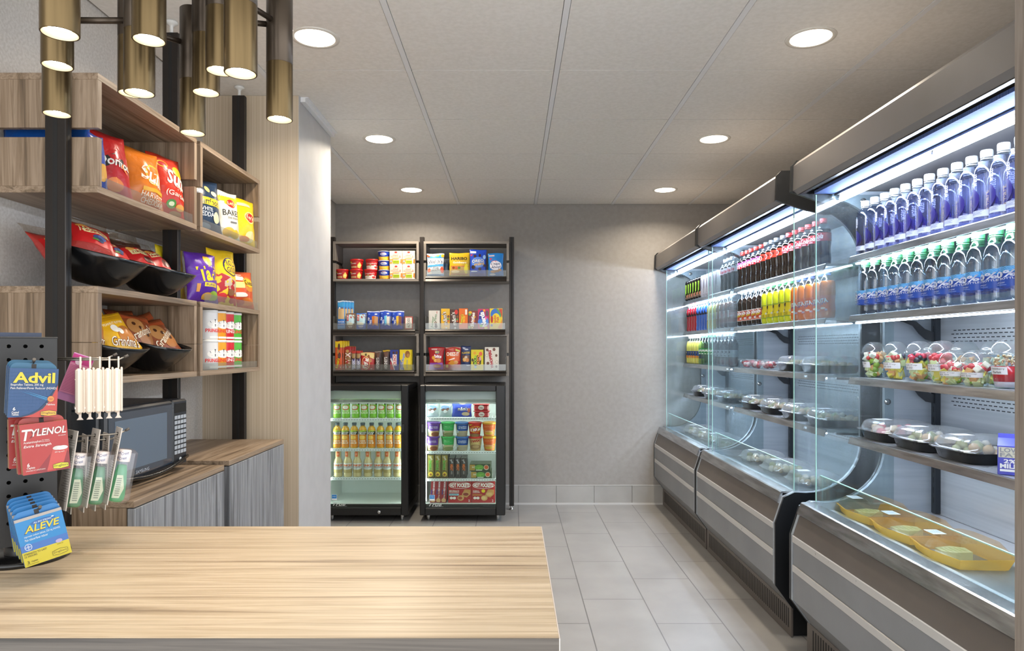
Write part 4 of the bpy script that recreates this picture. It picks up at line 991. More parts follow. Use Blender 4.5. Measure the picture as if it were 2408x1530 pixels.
# ------------------------------------------------------------------ the two glass-door refrigerators
M_FR = mat('#121213', .34)
M_LINER = mat('#d3d8d6', .35)
def fridge(lab, x0, x1, z0, z1, glass, hside, band, sticker_x, lock):
    t = thing('display_refrigerator', lab, 'refrigerator', ((x0+x1)/2, 4.920, 0), group='black glass-door refrigerators')
    w = (x1-x0)/2; D = .45
    b = MB()
    b.box(-w, w, .02, D, z1-.045, z1, M_FR, .004); b.box(-w, w, .02, D, z0+.01, z0+.07, M_FR, .004)
    b.box(-w, -w+.03, .02, D, z0+.07, z1-.045, M_FR, .002); b.box(w-.03, w, .02, D, z0+.07, z1-.045, M_FR, .002)
    b.box(-w+.03, w-.03, D-.02, D, z0+.07, z1-.045, M_FR)
    b.build('cabinet', t)
    b = MB()
    b.box(-w+.0305, -w+.034, .022, D-.021, z0+.071, z1-.046, M_LINER); b.box(w-.034, w-.0305, .022, D-.021, z0+.071, z1-.046, M_LINER)
    b.box(-w+.034, w-.034, D-.05, D-.021, z0+.071, z1-.046, M_LINER); b.box(-w+.034, w-.034, .022, D-.05, z0+.071, z0+.074, M_LINER)
    b.box(-w+.034, w-.034, .022, D-.05, z1-.050, z1-.046, M_LINER)
    b.build('liner', t)
    # header: pale strip, dark rail with the maker's name
    zg = z1-.048
    b = MB(); b.box(-w+.034, w-.034, .030, .036, zg-.056, zg, mat(band, .4))
    b.box(-w+.034, w-.034, .026, .0355, zg-.078, zg-.057, noisy('rail_grey', '#6a6c68', '#a6a8a4', (5, 5, 5), .3, .3)); b.box(-w+.034, w-.034, .026, .034, zg-.088, zg-.079, mat('#c6cac6', .4))
    decor(b, [('t', 'True', .5, .5, 1, 1, '#d9dcda', 0, .0, .3)], lambda x, y, o: (-w+.11+x, .0258-o, zg-.072+y), .028, .011)
    b.build('header', t)
    b = MB(); b.box(-w+.06, w-.06, .06, .075, z1-.0565, z1-.0505, emit('#f2fff6', 90)); b.build('lamp', t)
    for s in (-1, 1):
        b = MB(); b.box(s*(w-.0345), s*(w-.0405), .026, .034, z0+.09, z1-.14, emit('#f2fff8', 20)); b.build('side_lamp', t)
    # door
    gx0, gx1, gz0, gz1 = glass[0]-(x0+x1)/2, glass[1]-(x0+x1)/2, glass[2], glass[3]
    b = MB()
    b.box(-w, gx0, -.026, .018, z0, z1, M_FR, .005); b.box(gx1, w, -.026, .018, z0, z1, M_FR, .005)
    b.box(gx0-.002, gx1+.002, -.026, .018, gz1, z1, M_FR, .005); b.box(gx0-.002, gx1+.002, -.026, .018, z0, gz0, M_FR, .005)
    d = b.build('door', t)
    b = MB(); b.box(gx0-.001, gx1+.001, -.010, -.006, gz0-.001, gz1+.001, clear('fridge_glass', '#f4faf8', .025, .3, .02)); b.build('pane', d)
    hx = gx0-.018 if hside < 0 else gx1+.016
    b = MB(); zc = (z0+z1)/2+.02
    pr = [(-.026, zc-.17), (-.034, zc-.165), (-.040, zc-.11), (-.040, zc+.11), (-.034, zc+.165), (-.026, zc+.17)]
    b.prism(pr, 'x', hx-.007, hx+.007, mat('#1b1b1c', .22)); b.build('handle', d)
    b = MB(); sx_ = sticker_x-(x0+x1)/2
    b.box(sx_-.019, sx_+.019, -.0108, -.0102, gz0+.050, gz0+.090, mat('#e6eef4', .4)); b.box(sx_-.017, sx_+.017, -.0111, -.0108, gz0+.062, gz0+.088, mat('#2f86d0', .4))
    decor(b, [('t', 'energy', .5, .5, .7, .4, '#dff0fa', 0, 0, .3)], lambda x, y, o: (sx_-.017+x, -.0111-o, gz0+.066+y), .034, .018); b.build('energy_sticker', d)
    b = MB(); decor(b, [('t', 'True', .5, .5, .8, .9, '#b9bfbd', 0, .02, .35), ('r', .0, .9, .5, .98, '#b9bfbd'), ('r', .3, -.04, 1, .03, '#b9bfbd')], lambda x, y, o: (gx0+.012+x, -.0105-o, gz0+.008+y), .115, .026); b.build('logo', d)
    if lock:
        b = MB(); b.lathe([(0, 0), (.012, 0), (.012, -.004), (.006, -.006), (0, -.006)], M_CHROME, 18, Matrix.Translation((lock-(x0+x1)/2, -.026, z0+.024)) @ Matrix.Rotation(-PI/2, 4, 'X'), cap=False); b.build('door_lock', d)
    for fx in (-w+.055, w-.055):
        for fy in (.045, D-.05):
            b = MB(); b.lathe([(0, 0), (.010, 0), (.011, .004), (.012, .012), (.016, z0+.0105)], M_CHROME, 14, Matrix.Translation((fx, fy, 0)), cap=False); b.build('leg', t)
    return t
def fx_(px, Y=4.895): return (px-CX)*Y/FPX
def fz_(py, Y=4.895): return EYE-(py-CY)*Y/FPX
F1 = fridge('black glass-door refrigerator with juice and coffee bottles', -1.352, -.740, .048, .975, (-1.345+.04, fx_(943), fz_(1193), fz_(919)), 1, '#c9cfc6', fx_(786, 4.91), fx_(891.5))
F2 = fridge('black glass-door refrigerator with ice cream and frozen boxes', -.6587, -.0514, .048, .974, (fx_(1000), fx_(1166), fz_(1194), fz_(920)), -1, '#d4d3d8', fx_(1016, 4.91), None)
def shelf_f(lab, x0, x1, py):
    t = thing('wire_shelf', lab, 'shelf', ((x0+x1)/2, 4.957, fz_(py, 4.957)), group='white wire shelves in the refrigerators')
    w = (x1-x0)/2; Mw = mat('#dfe5e6', .3)
    b = MB(); b.box(-w, w, 0, .006, -.020, -.001, Mw, .001)
    n = 26
    for i in range(n): b.box(-w+.02+(2*w-.04)*i/n, -.002-w+.02+(2*w-.04)*(i+.62)/n, -.0004, .0, -.012, -.009, mat('#4a5254', .5))
    b.build('front_rail', t)
    b = MB()
    for i in range(22): b.tube([(-w+.01+(2*w-.02)*i/21, .004, -.0022), (-w+.01+(2*w-.02)*i/21, .34, -.0022)], .002, Mw, 6)
    b.build('wires', t)
NM = ['top', 'middle', 'bottom']
for i, py in enumerate((983, 1054, 1122)): shelf_f(NM[i]+' wire shelf in the juice refrigerator', -1.314, -.777, py)
for i, py in enumerate((981, 1060, 1124.5)): shelf_f(NM[i]+' wire shelf in the ice cream refrigerator', -.622, -.088, py)
YI = 4.997
def ix_(px): return (px-CX)*YI/FPX
def iz_(py): return fz_(py, 4.957)+.0002
# juices
JP = [(.026, 0), (.0285, .004), (.029, .02), (.0275, .05), (.0265, .085), (.0285, .115), (.029, .130), (.024, .146), (.0145, .156), (.014, .162), (.013, .168)]
def juice(name, lab, liq, grp, low, fruit, cut):
    return bottle(name, lab, 'bottle', JP, (.0165, .166, .016, '#52606a'), M_PET, liquid(liq, .12), .98, (.010, .128, low),
        [('r', .0, .74, 1, .94, '#1d2622'), ('e', .5, .95, .5, .06, '#a8c83a'), ('t', 'Minute', .5, .88, .7, .09, '#f2f2ee', 0, .02), ('t', 'Maid', .5, .79, .5, .09, '#f2f2ee', 0, .02), ('e', .5, .56, .30, .15, fruit), ('e', .5, .57, .23, .115, cut), ('t', '100%', .52, .36, .5, .08, '#f4f0dc', 0, .02), ('t', 'JUICE', .52, .22, .62, .13, '#f4f0dc', 0, .03)], group=grp)
og = 'orange juice bottles on the middle shelf'
ob = juice('juice_bottle', 'orange juice bottle', '#d8a01e', og, '#e08a1e', '#e8a02a', '#f0c85a')
for i, px in enumerate((793, 812.5, 833, 853, 874, 895, 916, 936.5)):
    l = 'orange juice bottle, '+ORD[i]+' from the white wall end'
    if i == 0: ob['label'] = l; place(ob, ix_(px), YI, iz_(1054), .1)
    else: dup(ob, (ix_(px), YI, iz_(1054)), (0, 0, random.uniform(-.35, .25)), l)
ag = 'apple juice bottles on the top shelf'
ab = juice('juice_bottle', 'apple juice bottle', '#7fb52a', ag, '#7cc02e', '#c8402a', '#e6e8d8')
for i, px in enumerate((793.5, 814, 837, 857.5, 878, 898.5, 918, 939)):
    l = 'green apple juice bottle, '+ORD[i]+' from the white wall end'
    if i == 0: ab['label'] = l; place(ab, ix_(px), YI, iz_(983), .05)
    else: dup(ab, (ix_(px), YI, iz_(983)), (0, 0, random.uniform(-.2, .25)), l)
CP = [(.027, 0), (.030, .004), (.0310, .02), (.0295, .03), (.0310, .04), (.0310, .098), (.0300, .110), (.0255, .124), (.0205, .133), (.0200, .140), (.0207, .145), (.0207, .178), (.018, .182)]
cg = 'iced coffee bottles on the bottom shelf'
cb = bottle('coffee_bottle', 'iced coffee bottle', 'bottle', CP, (.0192, .160, .0225, '#d9cda2'), M_PET, liquid('#cdbd8c', .12), .99, (.030, .100, None),
    [('r', -.3, .34, 1.3, 1.0, '#d9dedc'), ('p', [(-.3, .34), (.2, .42), (.6, .34), (1.3, .48), (1.3, .0), (-.3, .0)], '#b5a26a'), ('t', 'DUNKIN\'', .5, .78, .95, .22, '#d8692a', 0, .05), ('t', 'ICED COFFEE', .5, .60, .7, .1, '#6a3f6a', 0, .02), ('r', .3, .5, .7, .52, '#a8b0ae'), ('r', .3, .45, .6, .465, '#a8b0ae')], group=cg)
c0 = MB(); W_ = .024; decor(c0, [('r', 0, 0, 1, 1, '#d8642a'), ('r', .25, .3, .75, .7, '#e8a07a')], lambda x, y, o: (.0212*math.sin((x-W_/2)/.0212), -.0212*math.cos((x-W_/2)/.0212)-o, .146+y), W_, .036, 4); c0.build('seal', cb)
for i, px in enumerate((795.5, 818, 840.5, 865.5, 889.5, 911, 935)):
    l = 'iced coffee bottle with orange seal, '+ORD[i]+' from the white wall end'
    if i == 0: cb['label'] = l; place(cb, ix_(px), YI, iz_(1122), .1)
    else: dup(cb, (ix_(px), YI, iz_(1122)), (0, 0, random.uniform(-.3, .15)), l)
# ice cream and frozen food
G = 'ice cream packs on the top refrigerator shelf'
for i, px in enumerate((1017, 1047.5)):
    o = bag('ice_cream_wrapper', .092, .115, .03, '#aab4b8', [('e', .5, .58, .36, .14, '#7f9fd0'), ('t', 'Klondike', .5, .86, .6, .1, '#6f90c0', -6), ('t', 'SANDWICH', .5, .6, .5, .06, '#dfe8f4'), ('p', [(.1, .44), (.42, .32), (.6, .46), (.36, .54)], '#6a4436'), ('p', [(.6, .34), (.86, .5), (.74, .58), (.5, .46)], '#7a4a3a'), ('e', .5, .34, .16, .1, '#eef2f6')], seed=95+i)
    place(o, ix_(px), YI, iz_(981), .05-.1*i, -.06); tag(o, ['silver ice cream sandwich wrapper beside the fridge wall', 'silver ice cream sandwich wrapper next to the purple pouch'][i], 'ice cream', G)
o = bag('ice_cream_wrapper', .145, .118, .05, '#3f4fb4', [('t', "m&m's", .56, .50, .54, .24, '#3a2018', 0, .07), ('t', "m&m's", .56, .50, .52, .22, '#efeae6', 0, .01), ('e', .7, .18, .2, .12, '#d8c49a'), ('e', .55, .86, .2, .1, '#d8c49a'), ('e', .88, .4, .08, .14, '#a86a5a')], seed=97)
place(o, ix_(1086), YI, iz_(981), 0, -.06); tag(o, 'large purple-blue candy ice cream pouch', 'ice cream', G)
tb = thing('ice_cream_tub', 'red plastic ice cream tub, lower of two', 'ice cream', (0, 0, 0), group=G)
b = MB(); b.box(-.053, .053, -.04, .04, 0, .040, mat('#b8343a', .25, 0, 'film', .4), .008); decor(b, [('e', .5, .55, .2, .42, '#e6d8d0'), ('t', 'Dibs', .5, .5, .26, .3, '#7a2a4a', 0, .03, .2)], flat(.106, -.04), .106, .040); b.build('tub', tb)
b = MB(); b.box(-.060, .060, -.046, .046, .0395, .048, mat('#c8454a', .25, 0, 'film', .4), .004); b.build('lid', tb)
place(tb, ix_(1133), YI, iz_(981)); dup(tb, (ix_(1132), YI, iz_(981)+.0485), None, 'red plastic ice cream tub, upper of two')
G = 'pint cups on the middle refrigerator shelf'
pints = [('purple', '#c9a87c', '#6a3f9c', [('r', .1, .46, .9, .98, '#6a3f9c'), ('t', 'Chocolate', .5, .80, .5, .09, '#f0eaf4'), ('t', 'Fudge Swirl', .5, .68, .52, .09, '#f0eaf4'), ('e', .62, .2, .24, .18, '#8a5034'), ('e', .2, .48, .1, .11, '#e6e6ea')], 1020.5, 1018),
         ('green', '#b8b28a', '#3fae5a', [('r', .05, .48, .95, .98, '#3fae5a'), ('t', 'Mint', .5, .80, .3, .07, '#a8dcae'), ('t', 'Chocolate Chip', .5, .68, .6, .08, '#8fd09a'), ('e', .6, .18, .3, .16, '#7f8a5a'), ('e', .24, .44, .1, .11, '#d8e2d4')], 1053.5, 1053.5),
         ('blue', '#c0b08c', '#3a68ac', [('r', .2, .46, .98, .98, '#24509c'), ('t', 'Cookies', .56, .80, .46, .09, '#f0f2f6', 0, .02), ('t', '& Cream', .56, .68, .46, .09, '#f0f2f6', 0, .02), ('e', .56, .2, .3, .18, '#a89e88'), ('e', .22, .40, .12, .13, '#d4dce6')], 1086.5, 1087),
         ('red', '#c02a1e', '#c8281e', [('e', .56, .58, .40, .26, '#e8c02a'), ('e', .56, .58, .36, .22, '#b81e1e'), ('t', 'KitKat', .56, .58, .64, .26, '#f4f0ea', 8, .05, .1), ('p', [(.1, .98), (.4, .98), (.2, .86)], '#e8c02a'), ('e', .5, .12, .3, .14, '#8a6a44')], 1117, None),
         ('gold', '#d8a02e', '#e0a83a', [('r', .0, .55, 1, .98, '#d8602a'), ('t', 'DOLCE', .5, .82, .5, .1, '#e8a06a', 4), ('e', .5, .30, .38, .26, '#c85a4a'), ('e', .5, .30, .32, .2, '#d89a4a'), ('t', 'STRAWBERRY', .5, .42, .46, .07, '#f0c8a8'), ('r', .3, .22, .7, .3, '#c8b02e')], 1150, 1151)]
for nm, col, lid, it, pu, plow in pints:
    p = cup_thing('pint_cup', nm+' ice cream pint, upper one of its stack', 'ice cream', .036, .0475, .103, col, lid, it, G, .013)
    place(p, ix_(pu), YI, iz_(1060)+.1025)
    if plow: dup(p, (ix_(plow), YI, iz_(1060)), (0, 0, -.1), nm+' ice cream pint, lower one of its stack')
p = cup_thing('pint_cup', 'cream caramel ice cream pint under the red one', 'ice cream', .036, .0475, .1023, '#c8ae74', '#c8281e', [('t', 'TWIX', .5, .80, .6, .2, '#a81a1e', 8, .05), ('e', .5, .3, .34, .22, '#9a7a54'), ('e', .55, .34, .2, .12, '#b5966a')], G, .013)
place(p, ix_(1118), YI, iz_(1060))
G = 'slim frozen food boxes on the bottom refrigerator shelf'
for i, (a, c) in enumerate(((1007, 1022), (1023.5, 1038.5), (1039.5, 1054.5))):
    o = carton('frozen_box', (c-a)*YI/FPX, .168, .17, '#6a5f2e', [('p', [(.1, .98), (.9, .98), (.9, .7), (.2, .62)], '#8a7a34'), ('t', 'Jimmy', .5, .86, .5, .2, '#f0eee4', -62, .0, .2), ('t', 'BOWLS', .40, .56, .42, .40, '#5fb04a', -90, .04), ('r', .64, .32, .74, .72, '#a89a5a'), ('e', .5, .18, .34, .10, '#d8b83a'), ('e', .46, .16, .2, .05, '#8a5a2a'), ('r', .05, .02, .95, .06, '#4a3626')], '#4f4626')
    place(o, ix_((a+c)/2), YI+.05, iz_(1124.5)); tag(o, 'olive green frozen bowl box, '+ORD[i]+' from the fridge wall', 'frozen food box', G)
for i, (a, c) in enumerate(((1056.5, 1069.5), (1071.5, 1083.5), (1085, 1097.5))):
    o = carton('frozen_box', (c-a)*YI/FPX, .145, .17, '#3a3634', [('t', 'Jimmy', .5, .84, .5, .22, '#e6e6ea', -62, .0, .2), ('t', 'MEAT', .5, .54, .5, .32, '#d8702a', -90, .04), ('r', .36, .2, .66, .36, '#7a7672'), ('r', .86, .1, .94, .6, '#6a6662')], '#2e2a28')
    place(o, ix_((a+c)/2), YI+.05, iz_(1124.5)); tag(o, 'charcoal frozen meat box, '+ORD[i]+' from the olive boxes', 'frozen food box', G)
for i, (cx, z) in enumerate(((1132, 0), (1130, .052))):
    o = carton('frozen_box', .150, .051, .15, '#35442c', [('r', .0, .1, .25, .9, '#a8873a'), ('t', "Amy's", .2, .55, .2, .4, '#e6ead8', 10, .0, .2), ('e', .46, .5, .22, .4, '#5f9a3a'), ('t', 'organic', .46, .5, .32, .5, '#1d3a14', 6, .04), ('t', 'organic', .46, .5, .30, .46, '#8fd04a', 6, .01), ('e', .8, .52, .12, .36, '#d8d0b8'), ('e', .8, .54, .10, .28, '#c85a2a'), ('r', .3, .08, .6, .2, '#c9cfc0')], '#4f5a3a')
    place(o, ix_(cx), YI+.04, iz_(1124.5)+z, .03-.05*i); tag(o, ['green burrito box, bottom of the flat stack of two', 'green burrito box, top of the flat stack of two'][i], 'frozen food box', G)
G = 'frozen boxes on the refrigerator floor'
ZF = .048+.0743
for i, px in enumerate((1019, 1031.5, 1044)):
    o = carton('frozen_box', .040, .158, .17, '#8f2228', [('t', 'RED BARON', .52, .76, .34, .42, '#e6dfe4', 90, .03), ('r', .1, .38, .26, .6, '#2b3c86'), ('t', 'Deep Dish', .56, .38, .34, .32, '#d8ccc8', 90), ('e', .5, .12, .4, .1, '#c8a070'), ('r', .04, .02, .96, .04, '#5a1418')], '#6a181c')
    place(o, ix_(px), YI+.05, ZF, 0, 0, .06); tag(o, 'slim dark red frozen pizza box, '+ORD[i]+' from the fridge wall', 'frozen food box', G)
HP = [('r', .04, .03, .96, .98, '#a81c1e'), ('e', .5, .80, .47, .16, '#f0ece6'), ('e', .5, .80, .45, .145, '#a81c1e'), ('t', 'HOT POCKETS', .5, .80, .82, .19, '#f4f0ea', 0, .05)]
for i, (cx, lab, it) in enumerate(((1082, 'red stuffed sandwich box with blue stripe', [('t', 'MEATBALLS &', .26, .55, .42, .06, '#f0e4dc'), ('t', 'MOZZARELLA', .26, .49, .42, .06, '#f0e4dc'), ('r', .04, .33, .46, .42, '#8fc0cc'), ('t', 'GARLIC BUTTER', .22, .375, .34, .04, '#2a4a5a')]), (1137, 'red stuffed sandwich box with gold stripe and yellow dot', [('t', 'HAM &', .18, .54, .24, .06, '#f0e4dc'), ('t', 'CHEDDAR', .2, .48, .3, .06, '#f0e4dc'), ('e', .50, .54, .08, .08, '#e8d01e'), ('r', .04, .32, .46, .40, '#b56a2a')]))):
    o = carton('frozen_box', .1685, .158, .05, '#a81c1e', HP+it+[('p', [(.56, .30), (.70, .62), (.96, .60), (.96, .40), (.80, .24)], '#c08a48'), ('e', .76, .40, .16, .11, '#c89a5a'), ('e', .76, .39, .12, .07, '#8a3422' if i == 0 else '#d8b070'), ('e', .54, .22, .14, .12, '#d0a468'), ('e', .52, .22, .09, .07, '#a8482e' if i == 0 else '#e0c080'), ('e', .14, .22, .07, .06, '#f0e4dc'), ('e', .27, .22, .07, .06, '#f0e4dc'), ('t', '2', .90, .10, .06, .10, '#f4f0ea')], '#8f1a1c')
    place(o, ix_(cx), YI-.005, ZF); tag(o, lab, 'frozen food box', G)
# ------------------------------------------------------------------ three open refrigerated cases along the right wall
M_CASE = noisy('case_grey_panel', '#808285', '#8a8c8f', (4, 4, 4), .38, .25)
M_CASED = noisy('case_brown_panel', '#5e5752', '#665f5a', (4, 4, 4), .42, .2)
M_CANOPY = noisy('canopy_bronze_grey', '#7d7874', '#878280', (3, 3, 3), .38, .3)
M_TRIMW = mat('#c6c4c2', .3, .3)
M_ENDB = mat('#1b1c1e', .32)
M_STLIP = noisy('stainless_lip', '#8f8f8f', '#b5b5b6', (2, 6, 60), .26, .9)
M_INNER = noisy('case_inner_steel', '#98a0a9', '#a6aeb6', (2, 2, 30), .34, .25)
M_BACKP = noisy('case_back_steel', '#aab0b7', '#c0c5ca', (2, 1, 40), .28, .35)
M_PAN = noisy('deck_pan_white', '#cdd1d5', '#d8dbdf', (6, 6, 6), .25, .3)
M_HONEY = striped('honeycomb_grille', '#3f5590', '#6f86bc', 'y', 260)
SHZ = [('A', 1.600), ('B', 1.366), ('C', 1.120), ('D', .882)]

def qarc(cx, cz, rx, rz, a0, a1, n=10):
    return [(cx+rx*math.cos(math.radians(a0+(a1-a0)*i/n)), cz+rz*math.sin(math.radians(a0+(a1-a0)*i/n))) for i in range(n+1)]

def case(lab, y0, y1):
    t = thing('refrigerated_case', lab, 'refrigerated case', (0, 0, 0), group='open refrigerated display cases')
    yi0, yi1 = y0+.03, y1-.03
    # lower tank, in three bands separated by two pale strips
    b = MB(); b.prism([(1.19, .134), (1.1215, .229), (1.1215, .485), (1.157, .590), (1.745, .565), (1.745, .134)], 'y', yi0, yi1, M_CASE); b.build('tank', t)
    b = MB(); b.prism([(1.1205, .486), (1.1495, .572), (1.155, .572), (1.13, .486)], 'y', yi0, yi1, M_CASED); b.build('upper_panel', t)
    for z in (.460, .343):
        b = MB(); b.box(1.1165, 1.1225, yi0+.001, yi1-.001, z, z+.028, M_TRIMW, .002); b.build('strip', t)
    b = MB(); b.prism([(1.142, .568), (1.136, .574), (1.152, .616), (1.158, .6195), (1.206, .6195), (1.222, .590), (1.216, .588), (1.202, .612), (1.162, .612), (1.148, .568)], 'y', yi0, yi1, M_STLIP); b.build('bumper', t)
    b = MB(); b.box(1.214, 1.285, yi0, yi1, .570, .588, M_PAN)
    n = int((yi1-yi0)/.011)
    for i in range(n): b.box(1.235, 1.272, yi0+.004+i*.011, yi0+.0085+i*.011, .588, .5886, mat('#7d8794', .5))
    b.build('air_grille', t)
    b = MB(); b.box(1.285, 1.690, yi0, yi1, .562, .575, M_PAN, .001); b.build('deck_pan', t)
    # kick plate with louvres
    b = MB(); b.box(1.188, 1.196, y0+.005, y1-.005, 0.004, .134, M_CASED)
    n = int((y1-y0-.06)/.022)
    for i in range(n): b.box(1.1872, 1.1885, y0+.03+i*.022, y0+.04+i*.022, .035, .118, mat('#171513', .6))
    b.box(1.196, 1.74, y0+.03, y1-.03, 0, .134, M_ENDB)
    b.build('kick_plate', t)
    # body ends (opaque, with the big curved opening) and glass screens
    prof = [(1.19, .128), (1.118, .226), (1.118, .488), (1.155, .600), (1.20, .6205)] + qarc(1.25, .83, .235, .212, -90, 0) + qarc(1.24, 1.60, .245, .235, 0, 82) + [(1.28, 1.86), (1.752, 1.86), (1.752, .128)]
    for ya, yb, s in ((y0, yi0, -1), (yi1, y1, 1)):
        b = MB()
        b.prism(prof, 'y', ya+(0 if s < 0 else .018), yb-(.018 if s < 0 else 0), M_ENDB)
        b.prism([(p[0]+.002, p[1]) if p[0] < 1.7 else (p[0]-.002, p[1]) for p in prof], 'y', (yb-.018 if s < 0 else ya), (yb if s < 0 else ya+.018), M_INNER)
        for z in (1.02, 1.72): b.lathe([(0, -.006), (.012, -.006), (.012, 0), (0, 0)], M_CHROME, 14, Matrix.Translation((1.497 if z < 1.5 else 1.40, ya if s > 0 else yb, z if z < 1.5 else 1.82)) @ Matrix.Rotation(-PI/2*s, 4, 'X'), cap=False)
        b.build('end_wall', t)
        yg = y0+.0125 if s < 0 else y1-.0185
        g = MB(); g.box(1.212, 1.52, yb-.006 if s < 0 else ya, yb if s < 0 else ya+.006, .622, 1.845, M_FOG)
        g.v = [(v[0], v[1]+(.007 if s < 0 else -.007), v[2]) for v in g.v]
        g.box(1.2095, 1.2125, yb+.001 if s < 0 else ya-.007, yb+.007 if s < 0 else ya-.001, .622, 1.845, M_GEDGE)
        g.build('end_glass', t)
    g = MB(); g.box(1.224, 1.229, yi0+.01, yi1-.01, .592, .726, M_GLASS); g.box(1.2235, 1.2295, yi0+.01, yi1-.01, .726, .7285, M_GEDGE); g.build('front_glass', t)
    for yy in (yi0+.32, yi1-.32):
        g = MB(); g.box(1.219, 1.235, yy-.006, yy+.006, .590, .605, M_CHROME, .002); g.build('glass_clip', t)
    # canopy
    b = MB(); b.prism([(1.128, 1.866), (1.131, 1.965), (1.146, 1.982), (1.75, 1.986), (1.75, 1.862), (1.30, 1.862), (1.185, 1.888), (1.168, 1.853), (1.150, 1.850)], 'y', y0+.010, y1-.010, M_CANOPY)
    cn = b.build('canopy', t)
    b = MB(); b.prism([(1.147, 1.8485), (1.169, 1.8512), (1.1875, 1.887), (1.184, 1.889), (1.166, 1.8548), (1.147, 1.8515)], 'y', y0+.012, y1-.012, mat('#262423', .45)); b.build('added_lip_cover', t)  # added dark strip covering the canopy lip that the tube lights white
    for ya, yb in ((y0-.004, y0+.011), (y1-.011, y1+.004)):
        b = MB(); b.prism([(1.119, 1.863), (1.123, 1.968), (1.142, 1.988), (1.752, 1.992), (1.752, 1.84), (1.33, 1.80), (1.24, 1.822)], 'y', ya, yb, M_ENDB); b.build('canopy_end', t)
    b = MB(); b.box(1.190, 1.205, yi0, yi1, 1.868, 1.884, mat('#2e2c2b', .4)); b.box(1.206, 1.284, yi0, yi1, 1.850, 1.8615, M_HONEY); b.box(1.2865, 1.325, yi0, yi1, 1.842, 1.8615, mat('#6d7176', .3, .5)); b.build('air_curtain', t)
    b = MB(); b.tube([(1.306, yi0+.02, 1.827), (1.306, yi1-.02, 1.827)], .0105, emit('#dcebff', LED_E*.85), 12)
    lt = b.build('tube_light', t)
    for yy in (yi0+.02, yi1-.02, (yi0+yi1)/2):
        b = MB(); b.box(1.296, 1.316, yy-.006, yy+.006, 1.826, 1.8425, mat('#c9ced2', .3), .002); b.build('socket', lt)
    # back panel with slot rows, uprights
    b = MB(); b.box(1.692, 1.702, yi0, yi1, .575, 1.862, M_BACKP)
    sl = mat('#23262b', .5)
    for zc in (1.300, 1.042, .80):
        for r in range(4 if zc > 1.2 else 3):
            n = int((yi1-yi0-.16)/.026)
            for i in range(n):
                y = yi0+.08+i*.026+(.013 if r % 2 else 0)
                b.box(1.6912, 1.6922, y, y+.016, zc-.014*r, zc+.0035-.014*r, sl)
    b.build('back_panel', t)
    for yy in (yi0+.016, yi1-.016):
        b = MB(); b.box(1.672, 1.692, yy-.014, yy+.014, .58, 1.84, mat('#2c3036', .4, .4))
        for i in range(30): b.box(1.6715, 1.6722, yy-.002, yy+.002, .62+i*.04, .642+i*.04, M_SLOT)
        b.build('upright', t)
    # shelves
    for nm, z in SHZ:
        b = MB(); b.box(1.352, 1.690, yi0+.012, yi1-.012, z-.012, z-.0012, mat('#b9bec4', .3, .25)); s = b.build('shelf', t)
        b = MB(); b.prism([(1.3475, z-.001), (1.3455, z-.004), (1.3385, z-.028), (1.3425, z-.029), (1.352, z-.006), (1.352, z-.001)], 'y', yi0+.004, yi1-.004, M_STLIP); b.build('price_rail', s)
        if nm in 'ABCD':
            za, zb = (z-.0195, z-.013) if nm in 'CD' else (z-.0355, z-.0305)  # strips under C and D are added fill, tucked behind the rail
            b = MB(); b.box(1.356, 1.3665, yi0+.03, yi1-.03, za, zb, emit('#dcebff', LED_E*{'A': .9, 'B': .7, 'C': .6, 'D': .8}[nm])); b.build('shelf_light_or_fill', s)
        for yy in (yi0+.020, yi1-.020):
            b = MB(); b.prism([(1.40, z-.0125), (1.55, z-.0155), (1.60, z-.026), (1.635, z-.056), (1.672, z-.070), (1.672, z-.104), (1.640, z-.098), (1.612, z-.075), (1.588, z-.044), (1.55, z-.028), (1.40, z-.022)], 'y', yy-.0025, yy+.0025, mat('#1e2126', .35)); b.build('bracket', s)
    return t
CA = [('far open drink case against the back wall', 4.222, 5.445), ('middle open case with colas and boxed food', 2.930, 4.208), ('nearest open case with water bottles and fruit cups', 1.475, 2.782)]
for l, a, c in CA: case(l, a, c)

# ---- drinks
Z_ = dict(SHZ)
SODA = [(.020, 0), (.029, .003), (.0315, .014), (.0325, .032), (.031, .055), (.0295, .070), (.0305, .086), (.0328, .100), (.0330, .112), (.0330, .146), (.0322, .154), (.0275, .170), (.0190, .186), (.0142, .194), (.0136, .200), (.0136, .206)]
STR = [(.020, 0), (.030, .003), (.0322, .012), (.0325, .045), (.0318, .060), (.0318, .112), (.0328, .120), (.0325, .135), (.0290, .152), (.0200, .176), (.0142, .190), (.0136, .199), (.0136, .206)]
def bo(name, lab, prof, cap, liqc, fill, label, items, grp, rough=.05, clr=None):
    return bottle(name, lab, 'bottle', prof, (.0150, .1985, .0155, cap), M_PET, clr or liquid(liqc, rough), fill, label, items, group=grp)
def run(proto, ys, x, z, desc, grp, start=0, jit=.07, tail='from far end', turn=-.5):
    for i, y in enumerate(ys):
        l = desc+', '+ORD[i+start]+' of its kind '+tail if len(ys) > 1 else desc
        r = (0, 0, FACE_NX+turn+random.uniform(-jit, jit))
        if i == 0 and 'placed' not in proto.keys():
            place(proto, x, y, z, r[2]); proto['label'] = l; proto['placed'] = 1
        else:
            d = dup(proto, (x+random.uniform(-.002, .002), y, z), r, l)
    if 'placed' in proto.keys(): pass
def ys(a, n, p): return [a-p*i for i in range(n)]
XR1 = 1.392
protos = []
def R(p, *a, **k): run(p, *a, **k); protos.append(p)
